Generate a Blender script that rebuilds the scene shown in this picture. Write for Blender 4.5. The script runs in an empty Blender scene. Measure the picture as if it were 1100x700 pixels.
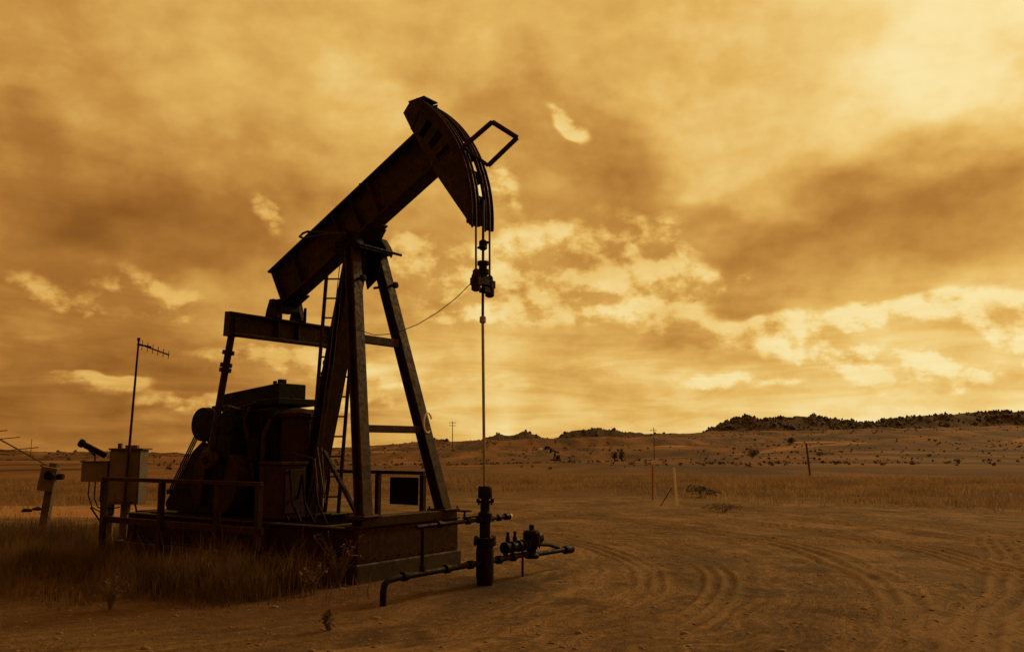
import bpy, bmesh, math, random
import numpy as np
from mathutils import Vector, Matrix

random.seed(7); rng = np.random.default_rng(11)
S = bpy.context.scene
C = S.collection
R = math.radians
# ------------------------------------------------------------------ camera
FPX, TILT, EYE = 952.0, R(7.8), 1.7
cam = bpy.data.cameras.new('camera'); cam.sensor_width = 36; cam.sensor_fit = 'HORIZONTAL'
cam.lens = 36 * FPX / 1100; cam.clip_start = .05; cam.clip_end = 40000
co = bpy.data.objects.new('camera', cam); C.objects.link(co)
co.location = (0, 0, EYE); co.rotation_euler = (math.pi / 2 + TILT, 0, 0)
S.camera = co

def at(u, v, Y):
    """point of the place at depth Y that the photo shows at (u, v)"""
    cx, cy = (u - 550) / FPX, (350 - v) / FPX
    k = Y / (math.cos(TILT) - cy * math.sin(TILT))
    return Vector((cx * k, Y, EYE + k * (math.sin(TILT) + cy * math.cos(TILT))))

# ------------------------------------------------------------------ node helpers
class NT:
    def __init__(s, tree): s.t = tree; s.n = tree.nodes; s.l = tree.links
    def new(s, typ, **kw):
        nd = s.n.new(typ)
        for k, v in kw.items(): setattr(nd, k, v)
        return nd
    def put(s, sock, val):
        if isinstance(val, bpy.types.NodeSocket): s.l.new(val, sock)
        else: sock.default_value = val
    def m(s, op, a, b=None, c=None, clamp=False):
        nd = s.new('ShaderNodeMath', operation=op); nd.use_clamp = clamp
        s.put(nd.inputs[0], a)
        if b is not None: s.put(nd.inputs[1], b)
        if c is not None: s.put(nd.inputs[2], c)
        return nd.outputs[0]
    def add(s, *a):
        r = a[0]
        for x in a[1:]: r = s.m('ADD', r, x)
        return r
    def mul(s, a, b): return s.m('MULTIPLY', a, b)
    def sub(s, a, b): return s.m('SUBTRACT', a, b)
    def xyz(s, x, y, z):
        nd = s.new('ShaderNodeCombineXYZ')
        for i, q in enumerate((x, y, z)): s.put(nd.inputs[i], q)
        return nd.outputs[0]
    def noise(s, vec, scale, detail=4, rough=.55, dist=0.0, dim='3D'):
        nd = s.new('ShaderNodeTexNoise', noise_dimensions=dim)
        if vec is not None: s.l.new(vec, nd.inputs['Vector'])
        nd.inputs['Scale'].default_value = scale; nd.inputs['Detail'].default_value = detail
        nd.inputs['Roughness'].default_value = rough; nd.inputs['Distortion'].default_value = dist
        return nd.outputs['Fac']
    def step(s, x, a, b, lo=0.0, hi=1.0):
        nd = s.new('ShaderNodeMapRange', interpolation_type='SMOOTHSTEP')
        s.put(nd.inputs[0], x)
        for i, q in enumerate((a, b, lo, hi)): nd.inputs[i + 1].default_value = q
        return nd.outputs[0]
    def ramp(s, x, stops):
        nd = s.new('ShaderNodeValToRGB'); e = nd.color_ramp.elements
        while len(e) < len(stops): e.new(.5)
        for i, (p, c) in enumerate(stops): e[i].position = p; e[i].color = (*c, 1)
        s.put(nd.inputs[0], x); return nd.outputs[0]
    def mix(s, f, a, b):
        nd = s.new('ShaderNodeMix', data_type='RGBA'); s.put(nd.inputs[0], f)
        for i, q in ((6, a), (7, b)):
            if isinstance(q, tuple): nd.inputs[i].default_value = (*q, 1)
            else: s.l.new(q, nd.inputs[i])
        return nd.outputs[2]

def lin(*c): return tuple(((q / 255) / 12.92 if q <= 10 else ((q / 255 + .055) / 1.055) ** 2.4) for q in c)

# ------------------------------------------------------------------ sky
SUN_AZ, SUN_EL = R(42), R(29)                  # behind the clouds, up to the right of the view
def build_sky():
    w = bpy.data.worlds.new('World'); S.world = w; w.use_nodes = True
    n = NT(w.node_tree); n.n.clear()
    tc = n.new('ShaderNodeTexCoord').outputs['Generated']
    sp = n.new('ShaderNodeSeparateXYZ'); n.l.new(tc, sp.inputs[0])
    x, y, z = sp.outputs
    az = n.m('ARCTAN2', x, y)
    el = n.m('ARCSINE', z)
    deg = 180 / math.pi
    azd, eld = n.mul(az, deg), n.mul(el, deg)
    # warped coordinates so that no feature has a smooth outline
    P = n.xyz(n.mul(azd, .1), n.mul(eld, .16), 0.0)
    w1 = n.sub(n.noise(P, .9, 4, .55, dim='2D'), .5)
    P2 = n.xyz(n.add(n.mul(azd, .1), 7.3), n.add(n.mul(eld, .16), 3.1), 2.0)
    w2 = n.sub(n.noise(P2, .9, 4, .55, dim='2D'), .5)
    wa, we = n.add(azd, n.mul(w1, 16)), n.add(eld, n.mul(w2, 9))
    def pos(u, v):
        d = at(u, v, 1.0) - Vector((0, 0, EYE))
        return math.degrees(math.atan2(d.x, d.y)), math.degrees(math.asin(d.normalized().z))
    VW, VH = n.xyz(wa, we, 0.0), n.xyz(n.add(azd, n.mul(w1, 5)), n.add(eld, n.mul(w2, 3.5)), 0.0)
    def blob(u, v, ru, rv, rot=0, vec=VW):
        a0, e0 = pos(u, v); k = .058                           # degrees per pixel
        mp = n.new('ShaderNodeMapping', vector_type='TEXTURE'); n.l.new(vec, mp.inputs[0])
        mp.inputs['Location'].default_value = (a0, e0, 0); mp.inputs['Rotation'].default_value = (0, 0, R(rot)); mp.inputs['Scale'].default_value = (ru * k, rv * k, 1)
        dt = n.new('ShaderNodeVectorMath', operation='DOT_PRODUCT'); n.l.new(mp.outputs[0], dt.inputs[0]); n.l.new(mp.outputs[0], dt.inputs[1])
        return n.m('POWER', .3679, dt.outputs['Value'])
    # the broad tone of the sheet of cloud
    ca = n.m('COSINE', n.sub(az, R(30)))
    T = n.add(.67, n.mul(n.m('ADD', ca, 1.0), .085))
    tones = [(1120, 40, 350, 220, 20, .17), (1085, 50, 100, 70, 10, .06), (700, 20, 380, 130, 0, .05), (300, 60, 230, 130, 0, .045), (1000, 440, 420, 70, 0, .10), (560, 440, 330, 60, 0, .06),
             (640, 205, 150, 62, -25, -.06), (790, 265, 240, 55, -14, -.085), (1010, 205, 200, 60, 14, -.21), (1090, 240, 120, 40, 0, -.08), (850, 320, 160, 40, 0, -.06),
             (120, 255, 220, 42, 8, -.15), (20, 170, 90, 60, 0, -.06), (190, 205, 150, 60, -20, -.05), (150, 395, 260, 50, 0, -.05), (60, 450, 300, 70, 0, -.12), (0, 350, 240, 180, 0, -.07),
             (690, 395, 120, 32, 0, -.04), (15, 60, 120, 90, 0, -.04), (545, 110, 120, 110, 40, -.06), (740, 170, 110, 30, -20, .06), (820, 215, 150, 16, -20, .05),
             (340, 290, 110, 40, 0, -.04), (60, 115, 70, 25, -15, .06), (420, 110, 60, 70, 0, .04)]
    for u, v, ru, rv, rot, a in tones: T = n.m('MULTIPLY_ADD', blob(u, v, ru, rv, rot), a, T)
    # soft mottling; it stretches into flat bars towards the horizon
    L = n.m('DIVIDE', 1.0, n.m('MAXIMUM', n.add(z, .12), .04))
    PL = n.xyz(n.mul(x, L), n.mul(y, L), 0.0)
    soft = n.sub(n.noise(PL, 1.1, 7, .55, dim='2D'), .5)
    fine = n.sub(n.noise(P, 2.2, 9, .62, .4, dim='2D'), .5)
    def layer(o):                                            # the upper deck: broad soft billows, lit from the sun's side
        Q = n.xyz(n.mul(n.add(azd, o * 1.3), .1), n.mul(n.add(eld, o * 1.5), .16), 0.0)
        return n.add(n.noise(Q, 1.05, 7, .52, dim='2D'), n.mul(n.noise(Q, 3.4, 6, .55, dim='2D'), .26))
    l0, l1 = layer(0), layer(1)
    T = n.add(T, n.mul(soft, .12), n.mul(fine, .07), n.mul(n.sub(l0, .66), .11), n.mul(n.sub(l0, l1), .17))
    low = n.step(eld, 3, 13, 1, 0)
    PB = n.xyz(n.mul(azd, .09), n.mul(eld, .62), 4.0)
    bars = n.sub(n.noise(PB, 1.15, 8, .6, .5, dim='2D'), .47)
    T = n.add(T, n.mul(n.mul(bars, low), .30))
    # heaped clouds: density, then light from the sun's side
    dA, dE = .45, .85                                        # a step towards the sun, degrees
    def field(o):
        A, E = n.add(azd, o * dA), n.add(eld, o * dE)
        Q = n.xyz(n.mul(A, .1), n.mul(E, .145), 1.7)
        big = n.noise(Q, 1.4, 9, .58, 0.0, dim='2D')
        wq = n.noise(Q, 9.0, 3, .6, dim='2D'); Q = n.xyz(n.m('MULTIPLY_ADD', wq, .09, n.mul(A, .1)), n.m('MULTIPLY_ADD', wq, -.07, n.mul(E, .145)), 0.0)
        vo = n.new('ShaderNodeTexVoronoi', feature='F1', voronoi_dimensions='2D'); n.l.new(Q, vo.inputs['Vector'])
        vo.inputs['Scale'].default_value = 2.1; vo.inputs['Detail'].default_value = 4; vo.inputs['Roughness'].default_value = .52
        return n.add(n.mul(big, 1.0), n.mul(vo.outputs['Distance'], -.40), .14)
    f0, f1 = field(0), field(1)
    heap = [(640, 268, 84, 36, 8), (600, 300, 70, 48, 0), (700, 285, 60, 34, -6), (660, 330, 66, 34, 0), (560, 310, 50, 48, 0),
            (450, 285, 54, 46, -40), (500, 340, 80, 40, 0), (540, 205, 22, 30, 0), (155, 325, 52, 26, 0), (195, 332, 30, 18, 0), (55, 325, 52, 17, -14),
            (745, 296, 24, 10, 0), (805, 302, 14, 4, 0), (770, 301, 14, 6, 0), (604, 136, 30, 8, -42), (703, 258, 18, 10, 0),
            (290, 232, 24, 13, -40), (1050, 328, 70, 20, 6), (960, 348, 60, 13, 0), (1080, 355, 60, 18, 10),
            (1010, 375, 150, 18, 6), (900, 358, 90, 14, 0), (720, 355, 120, 12, 2), (900, 398, 150, 14, 0), (560, 385, 110, 18, 0), (1060, 400, 100, 12, 8),
            (70, 415, 70, 7, 0), (200, 440, 60, 9, 0), (290, 395, 110, 14, 0), (420, 395, 70, 20, 0), (310, 435, 110, 11, 0)]
    def mass(vec, hs):
        M = None
        for h in hs: b = blob(*h, vec=vec); M = b if M is None else n.m('ADD', M, b)
        return n.m('SMOOTH_MIN', M, 1.1, .5)
    sh = n.new('ShaderNodeVectorMath', operation='ADD'); n.l.new(VH, sh.inputs[0]); sh.inputs[1].default_value = (.7, 1.3, 0)
    M, Mm, Ms = mass(VH, heap), mass(VH, heap[:11]), mass(sh.outputs[0], heap[:11])
    dens = n.add(n.mul(M, 1.55), n.mul(n.sub(f0, .24), 1.6))
    under = n.step(n.sub(Ms, Mm), -.05, .42)                    # 0 on the sunny top, 1 on the shaded underside
    al = n.mul(n.step(dens, .38, 1.12), n.step(M, .05, .40))
    al = n.mul(al, n.sub(1.0, n.mul(under, .6)))
    lit = n.step(n.sub(f0, f1), -.17, .14)
    away = n.step(ca, .55, .97, -.115, 0.0)                   # duller away from the sun
    body = n.add(n.mul(T, .40), .535, away, n.mul(n.sub(lit, .5), .17), n.mul(under, -.10), n.mul(n.step(f0, .0, .55), .09), -.03, n.mul(n.step(dens, .4, 1.3), .02))
    body = n.add(body, n.mul(n.mul(bars, low), .30))
    body = n.m('MAXIMUM', body, n.add(T, n.mul(lit, .05), -.02))
    T = n.add(n.mul(T, n.sub(1.0, al)), n.mul(body, al))
    T = n.m('SMOOTH_MIN', T, n.add(.93, n.mul(T, .06)), .2)
    # dim half of the sky behind the viewer
    T = n.mul(T, n.step(ca, -1.0, .55, .82, 1.0))
    col = n.ramp(T, [(0, (0, 0, 0)), (.3, lin(70, 36, 10)), (.55, lin(142, 90, 36)), (.68, lin(174, 117, 52)), (.78, lin(204, 150, 72)),
                     (.88, lin(230, 183, 97)), (.95, lin(245, 210, 132)), (1.0, lin(255, 238, 180))])
    ground = n.step(eld, -3, 0)
    col = n.mix(ground, (.02, .008, .002), col)
    sky = n.new('ShaderNodeTexSky', sky_type='NISHITA', sun_disc=False, sun_elevation=SUN_EL, sun_rotation=SUN_AZ)
    sky.dust_density = 6; sky.altitude = 900
    tint = n.new('ShaderNodeMix', data_type='RGBA', blend_type='MULTIPLY'); tint.inputs[0].default_value = 1
    bw = n.new('ShaderNodeRGBToBW'); n.l.new(sky.outputs[0], bw.inputs[0])
    n.l.new(bw.outputs[0], tint.inputs[6]); tint.inputs[7].default_value = (.5, .27, .06, 1)
    b1 = n.new('ShaderNodeBackground'); n.l.new(tint.outputs[2], b1.inputs[0]); b1.inputs[1].default_value = .05
    b2 = n.new('ShaderNodeBackground'); n.l.new(col, b2.inputs[0]); b2.inputs[1].default_value = 1.0
    mx = n.new('ShaderNodeMixShader'); mx.inputs[0].default_value = .95
    n.l.new(b1.outputs[0], mx.inputs[1]); n.l.new(b2.outputs[0], mx.inputs[2])
    out = n.new('ShaderNodeOutputWorld'); n.l.new(mx.outputs[0], out.inputs[0])
build_sky()
sl = bpy.data.lights.new('sun', 'SUN'); sl.energy = 1.5; sl.angle = R(8); sl.color = (1, .66, .29)
so = bpy.data.objects.new('sun', sl); C.objects.link(so)
so.rotation_euler = Vector((-math.sin(SUN_AZ) * math.cos(SUN_EL), -math.cos(SUN_AZ) * math.cos(SUN_EL), -math.sin(SUN_EL))).to_track_quat('-Z', 'Y').to_euler()

# ------------------------------------------------------------------ materials
def material(name, build):
    m = bpy.data.materials.new(name); m.use_nodes = True
    n = NT(m.node_tree); p = n.n['Principled BSDF']; build(n, p); return m
def obj_co(n): return n.new('ShaderNodeTexCoord').outputs['Object']
def bump(n, p, h, st=.3, d=.02):
    b = n.new('ShaderNodeBump'); b.inputs['Strength'].default_value = st; b.inputs['Distance'].default_value = d
    n.l.new(h, b.inputs['Height']); n.l.new(b.outputs[0], p.inputs['Normal'])
def worn(name, a, b, c=None, rough=.6, metal=0.0, scale=5.0, spec=.4):
    """painted or bare metal: two tones in patches, rust runs and grime"""
    def f(n, p):
        o = obj_co(n)
        k = n.step(n.noise(o, scale, 8, .65, .6), .42, .62)
        col = n.mix(k, a, b)
        if c:
            mp = n.new('ShaderNodeMapping'); mp.inputs['Scale'].default_value = (14, 14, 1.6); n.l.new(o, mp.inputs[0])
            st = n.step(n.noise(mp.outputs[0], 1.0, 5, .6), .58, .72)
            col = n.mix(n.mul(st, .8), col, c)
        n.l.new(col, p.inputs['Base Color'])
        n.l.new(n.step(n.noise(o, 17, 5), .3, .7, rough - .12, rough + .2), p.inputs['Roughness'])
        p.inputs['Metallic'].default_value = metal; p.inputs['Specular IOR Level'].default_value = spec
        bump(n, p, n.noise(o, 60, 6, .6), .25, .006)
    return material(name, f)
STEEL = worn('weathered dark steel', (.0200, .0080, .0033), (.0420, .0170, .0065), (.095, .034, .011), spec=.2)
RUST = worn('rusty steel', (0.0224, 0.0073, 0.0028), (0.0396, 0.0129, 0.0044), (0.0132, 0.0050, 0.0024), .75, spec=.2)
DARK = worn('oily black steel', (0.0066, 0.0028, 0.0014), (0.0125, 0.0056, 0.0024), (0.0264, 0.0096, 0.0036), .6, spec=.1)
CABLE = worn('steel cable', (.03, .02, .015), (.05, .035, .027), None, .5, .4)
BRIGHT = worn('rubbed steel rod', (.24, .21, .17), (.34, .30, .25), (.12, .08, .05), .4, .2)
GALV = worn('faded grey paint', (0.1152, 0.0821, 0.0585), (0.1536, 0.1123, 0.0780), (0.0768, 0.0432, 0.0273), .6)
GALV2 = worn('dull galvanised sheet', (0.0816, 0.0583, 0.0429), (0.1152, 0.0821, 0.0585), (0.0528, 0.0302, 0.0195), .5, .2)
WHITEP = worn('white plastic', (.88, .86, .83), (.82, .80, .76), None, .5)
ORANGEP = worn('faded orange paint', (.42, .14, .06), (.3, .11, .05), None, .6)
CONC = worn('stained concrete', (.026, .016, .010), (.045, .029, .018), (.015, .009, .006), .85, 0, 3)
WOOD = worn('grey timber', (.13, .09, .065), (.085, .055, .04), (.06, .04, .03), .85, 0, 8)

def plain_leaf(name, a, b, scale=2.5, trans=.25):
    def f(n, p):
        o = obj_co(n)
        n.l.new(n.mix(n.step(n.noise(o, scale, 5, .7), .35, .65), a, b), p.inputs['Base Color'])
        p.inputs['Roughness'].default_value = .8
    return material(name, f)
def blade_mat(name, a, b, scale, tr=.55):
    def f(n, p):
        col = n.mix(n.step(n.noise(obj_co(n), scale, 5, .7), .35, .65), a, b)
        n.l.new(col, p.inputs['Base Color']); p.inputs['Roughness'].default_value = .75
        t = n.new('ShaderNodeBsdfTranslucent'); n.l.new(col, t.inputs[0])
        mx = n.new('ShaderNodeMixShader'); mx.inputs[0].default_value = tr
        n.l.new(p.outputs[0], mx.inputs[1]); n.l.new(t.outputs[0], mx.inputs[2]); n.l.new(mx.outputs[0], n.n['Material Output'].inputs[0])
    return material(name, f)
STRAW = blade_mat('dry straw grass', (.20, .118, .055), (.055, .033, .018), 1.6)  # darkened so the colour carries the shade at lower left
STRAWFAR = blade_mat('dry prairie grass', (.36, .24, .135), (.17, .11, .062), .5)
STUB = blade_mat('bleached stubble', (.30, .20, .11), (.10, .062, .033), 1.1)
WEED = plain_leaf('dry weed', (.10, .065, .035), (.19, .13, .075), 7)
LEAFD = plain_leaf('dark juniper leaves', (.05, .042, .03), (.085, .066, .046), .8)
BARK = plain_leaf('bark', (.09, .06, .045), (.05, .035, .027), 5)

# ------------------------------------------------------------------ mesh helpers
class MB:
    def __init__(s): s.b = bmesh.new()
    def box(s, c, d, M=None):
        r = bmesh.ops.create_cube(s.b, size=1)['verts']
        bmesh.ops.scale(s.b, vec=d, verts=r)
        if M is not None: bmesh.ops.transform(s.b, matrix=M.to_4x4(), verts=r)
        bmesh.ops.translate(s.b, vec=c, verts=r); return s
    def span(s, lo, hi):
        return s.box([(a + b) / 2 for a, b in zip(lo, hi)], [abs(b - a) for a, b in zip(lo, hi)])
    @staticmethod
    def frame(p, q, side):
        e = (Vector(q) - Vector(p)); L = e.length; e.normalize()
        sd = Vector(side); sd = (sd - e * sd.dot(e)).normalized(); n = e.cross(sd)
        return Matrix((e, sd, n)).transposed(), L
    def bar(s, p, q, w, h, side=(0, 1, 0)):
        M, L = s.frame(p, q, side)
        return s.box((Vector(p) + Vector(q)) / 2, (L, w, h), M)
    def ibeam(s, p, q, w, h, side=(0, 1, 0), tf=.025, tw=.02):
        """w: flange width along side, h: depth"""
        M, L = s.frame(p, q, side); c = (Vector(p) + Vector(q)) / 2; n = M.col[2]
        s.box(c + n * (h / 2 - tf / 2), (L, w, tf), M); s.box(c - n * (h / 2 - tf / 2), (L, w, tf), M)
        return s.box(c, (L, tw, h - 2 * tf + .004), M)
    def tube(s, pts, r, seg=10, cap=True):
        pts = [Vector(p) for p in pts]; rs = r if isinstance(r, (list, tuple)) else [r] * len(pts)
        rings = []; up = None
        for i, p in enumerate(pts):
            t = (pts[min(i + 1, len(pts) - 1)] - pts[max(i - 1, 0)]).normalized()
            if up is None: up = t.orthogonal().normalized()
            up = (up - t * up.dot(t)).normalized(); sd = t.cross(up)
            rings.append([s.b.verts.new(p + (up * math.cos(a) + sd * math.sin(a)) * rs[i]) for a in [k * 2 * math.pi / seg for k in range(seg)]])
        for A, B in zip(rings, rings[1:]):
            for k in range(seg): s.b.faces.new((A[k], A[(k + 1) % seg], B[(k + 1) % seg], B[k]))
        if cap: s.b.faces.new(rings[0][::-1]); s.b.faces.new(rings[-1])
        return s
    def lathe(s, prof, base=(0, 0, 0), seg=20, axis=(0, 0, 1)):
        M = Vector((0, 0, 1)).rotation_difference(Vector(axis)).to_matrix(); base = Vector(base)
        rings = [[s.b.verts.new(base + M @ Vector((r * math.cos(a), r * math.sin(a), z))) for a in [k * 2 * math.pi / seg for k in range(seg)]] for r, z in prof]
        for A, B in zip(rings, rings[1:]):
            for k in range(seg): s.b.faces.new((A[k], A[(k + 1) % seg], B[(k + 1) % seg], B[k]))
        s.b.faces.new(rings[0][::-1]); s.b.faces.new(rings[-1]); return s
    def prism(s, poly, y0, y1):
        """outline in x-z, extruded along y"""
        A = [s.b.verts.new((x, y0, z)) for x, z in poly]; B = [s.b.verts.new((x, y1, z)) for x, z in poly]; N = len(poly)
        s.b.faces.new(A); s.b.faces.new(B[::-1])
        for k in range(N): s.b.faces.new((A[k], B[k], B[(k + 1) % N], A[(k + 1) % N]))
        return s
    def bolts(s, c, axis, rad, n, br=.012, h=.02):
        axis = Vector(axis).normalized(); u = axis.orthogonal().normalized(); w = axis.cross(u)
        for k in range(n):
            a = 2 * math.pi * k / n; p = Vector(c) + (u * math.cos(a) + w * math.sin(a)) * rad
            s.tube([p - axis * h, p + axis * h], br, 6)
        return s
    def build(s, name, mat, parent=None, bevel=0.0, smooth=False):
        bmesh.ops.recalc_face_normals(s.b, faces=s.b.faces)
        me = bpy.data.meshes.new(name); s.b.to_mesh(me); s.b.free(); me.materials.append(mat)
        if smooth:
            me.polygons.foreach_set('use_smooth', [True] * len(me.polygons))
            try: me.set_sharp_from_angle(angle=R(40))
            except Exception: pass
        o = bpy.data.objects.new(name, me); C.objects.link(o)
        if parent: o.parent = parent
        if bevel:
            bv = o.modifiers.new('bevel', 'BEVEL'); bv.width = bevel; bv.segments = 1; bv.limit_method = 'ANGLE'
        return o
def tag(o, label=None, cat=None, group=None, kind=None):
    if label: o['label'] = label
    if cat: o['category'] = cat
    if group: o['group'] = group
    if kind: o['kind'] = kind
    return o
def thing(name, label, cat, loc=(0, 0, 0), rz=0, group=None):
    o = bpy.data.objects.new(name, None); C.objects.link(o); o.empty_display_size = .2
    o.location = loc; o.rotation_euler = (0, 0, rz); return tag(o, label, cat, group)

def mesh_np(name, co_, faces, mat, smooth=False):
    """vertices (N,3), faces (M,k) numpy"""
    me = bpy.data.meshes.new(name); k = faces.shape[1]
    me.vertices.add(len(co_)); me.vertices.foreach_set('co', np.ascontiguousarray(co_, np.float32).ravel())
    me.loops.add(faces.size); me.loops.foreach_set('vertex_index', np.ascontiguousarray(faces, np.int32).ravel())
    me.polygons.add(len(faces)); me.polygons.foreach_set('loop_start', np.arange(0, faces.size, k, dtype=np.int32))
    if smooth: me.polygons.foreach_set('use_smooth', np.ones(len(faces), bool))
    me.update(calc_edges=True); me.validate(); me.materials.append(mat)
    o = bpy.data.objects.new(name, me); C.objects.link(o); return o

# ------------------------------------------------------------------ terrain
_tab = rng.random((256, 256))
def vnoise(x, y):
    xi, yi = np.floor(x).astype(int), np.floor(y).astype(int); fx, fy = x - xi, y - yi
    fx, fy = fx * fx * (3 - 2 * fx), fy * fy * (3 - 2 * fy)
    g = lambda a, b: _tab[a & 255, b & 255]
    return (g(xi, yi) * (1 - fx) + g(xi + 1, yi) * fx) * (1 - fy) + (g(xi, yi + 1) * (1 - fx) + g(xi + 1, yi + 1) * fx) * fy - .5
def fbm(x, y, o=4, g=.5):
    r = 0; a = 1.0
    for k in range(o): r = r + a * vnoise(x * 2 ** k + 17.3 * k, y * 2 ** k + 5.1 * k); a *= g
    return r
RU = np.array([-900, -300, 0, 60, 100, 200, 300, 330, 400, 450, 475, 490, 500, 518, 535, 545, 560, 570, 590, 603, 615, 640, 665, 682, 700, 755, 765, 782, 810, 840, 860, 900, 940, 970, 985, 1050, 1100, 1400, 2000])
RV = np.array([484, 486, 488, 489, 489, 491, 487, 485, 480, 476, 473, 475, 474, 469, 467, 471, 466, 465, 472, 467, 463, 462, 463, 467, 467.5, 467, 459, 453, 450.5, 448, 447, 453, 453, 451, 449, 446, 444, 446, 462])
LAYERS = [  # depth, then (u, v) of the ground there
    (46, [(-900, 517), (0, 517), (500, 517), (1100, 516), (2000, 516)]),
    (75, [(-900, 511), (0, 510), (500, 509), (1100, 504), (2000, 504)]),
    (150, [(-900, 499), (0, 498), (300, 500), (500, 500), (760, 497), (1100, 492), (2000, 490)]),
    (300, [(-900, 492), (0, 491), (200, 495), (500, 490), (760, 485), (1100, 478), (2000, 476)]),
    (600, [(-900, 489), (0, 489), (200, 492), (340, 488), (450, 482), (600, 477), (760, 473), (1100, 465), (2000, 466)]),
    (1000, [(-900, 488), (0, 488.5), (200, 491.5), (440, 479), (560, 475), (700, 469), (760, 467), (900, 464.5), (1100, 459), (2000, 464)])]
def terrain(x, y, fine=True):
    d = np.hypot(x, y); Y = np.maximum(y, .45 * d)
    u = np.where(y > .2 * d, 550 + 961 * x / np.maximum(Y, 1e-3), np.where(x > 0, 2000.0, -900.0)); u = np.clip(u, -900, 2000)
    zs = [np.zeros_like(d)]; ds = [30.0]
    for D, pr in LAYERS:
        a = np.array(pr, float); v = np.interp(u, a[:, 0], a[:, 1]); zs.append(EYE + (480.4 - v) * D / 961); ds.append(D)
    zr = EYE + (480.4 - np.interp(u, RU, RV)) * 1400 / 961
    zs.append(zs[-1] + .25 * (zr - zs[-1])); ds.append(1290)
    zs.append(zr); ds.append(1400)
    zs.append(zr - 14); ds.append(1600); zs.append(zr * 0 - 45); ds.append(2600); zs.append(zr * 0 - 270); ds.append(16000); zs.append(zr * 0 - 270); ds.append(1e6)
    z = np.zeros_like(d)
    for i in range(len(ds) - 1):
        t = np.clip((Y - ds[i]) / (ds[i + 1] - ds[i]), 0, 1)
        t2 = t * t * (3 - 2 * t) if i in (0, len(ds) - 6) else t
        z = np.where((Y >= ds[i]) & (Y < ds[i + 1]), zs[i] + (zs[i + 1] - zs[i]) * t2, z)
    # rolling relief
    far = np.clip((Y - 50) / 200, 0, 1)
    z = z + far * (fbm(x / 110, y / 70, 5, .55) - .08) * np.clip(Y / 85, .5, 9) * np.clip((1330 - Y) / 300, 0, 1)
    rk = np.clip((Y - 1150) / 200, 0, 1) * np.clip((2200 - Y) / 300, 0, 1)
    z = z + rk * (fbm(x / 60, y / 80, 5, .62) * 11 - .5)
    if fine:
        near = np.clip((60 - d) / 30, 0, 1)
        z = z + near * (fbm(x / 3.5, y / 3.5, 3) * .03 + fbm(x / .5, y / .5, 3) * .012 + fbm(x / .14, y / .14, 2) * .006 * (d < 26))
        pad = np.exp(-(((x + 3.2) / 4.2) ** 2 + ((y - 13.8) / 3.2) ** 2)) * .06
        z = z + pad * near
        z = z + ruts(x, y)
    return z
TRACKS = [  # centre x, y, radius, groove depth, from/to angle (degrees), grooves, spacing
    (-7.3, 14, 12.0, .050, -38, 80, 3, .24), (-7.0, 14.4, 13.6, .045, -36, 86, 4, .21), (-7.3, 14, 10.0, .045, -34, -3, 3, .20), (-6.6, 13.2, 8.2, .035, -30, 30, 3, .2),
    (-7.8, 15, 16.2, .045, -30, 80, 3, .26), (-8.2, 15, 18.2, .045, -24, 78, 3, .26), (-7, 14, 21.5, .04, -16, 75, 3, .3),
    (-40, 38, 53.0, .045, -35.5, -22, 3, .22), (-40, 38, 54.8, .045, -35, -22, 3, .22),
(1.0, 30, 11.0, .045, 215, 330, 3, .3), (5.5, 33, 16.0, .045, 200, 330, 3, .32)]
def ruts(x, y, wear=False):
    z = np.zeros_like(x)
    for cx, cy, r, dp, a0, a1, ng, sp in TRACKS:
        dx, dy = x - cx, y - cy; rr = np.hypot(dx, dy) + fbm(x / 3.1, y / 3.1, 2) * .3 + fbm(x / .7, y / .7, 2) * .03; a = np.degrees(np.arctan2(dy, dx)) % 360
        lo, span_ = a0 % 360, a1 - a0; t = ((a - lo) % 360) / span_
        m = np.clip(t * 7, 0, 1) * np.clip((1 - t) * 5, 0, 1) * (t < 1) * np.clip(fbm(x / 1.9 + r, y / 1.9, 3) * 2.0 + .9, .4, 1)
        for k in range(ng):
            q = (rr - r - k * sp) / sp
            if wear: z = z + m * np.exp(-((q - .5) / .26) ** 2)
            else: z = z + m * dp * .58 * (-np.exp(-(q / .24) ** 2) + .6 * np.exp(-((q - .45) / .22) ** 2))
    return z

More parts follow.
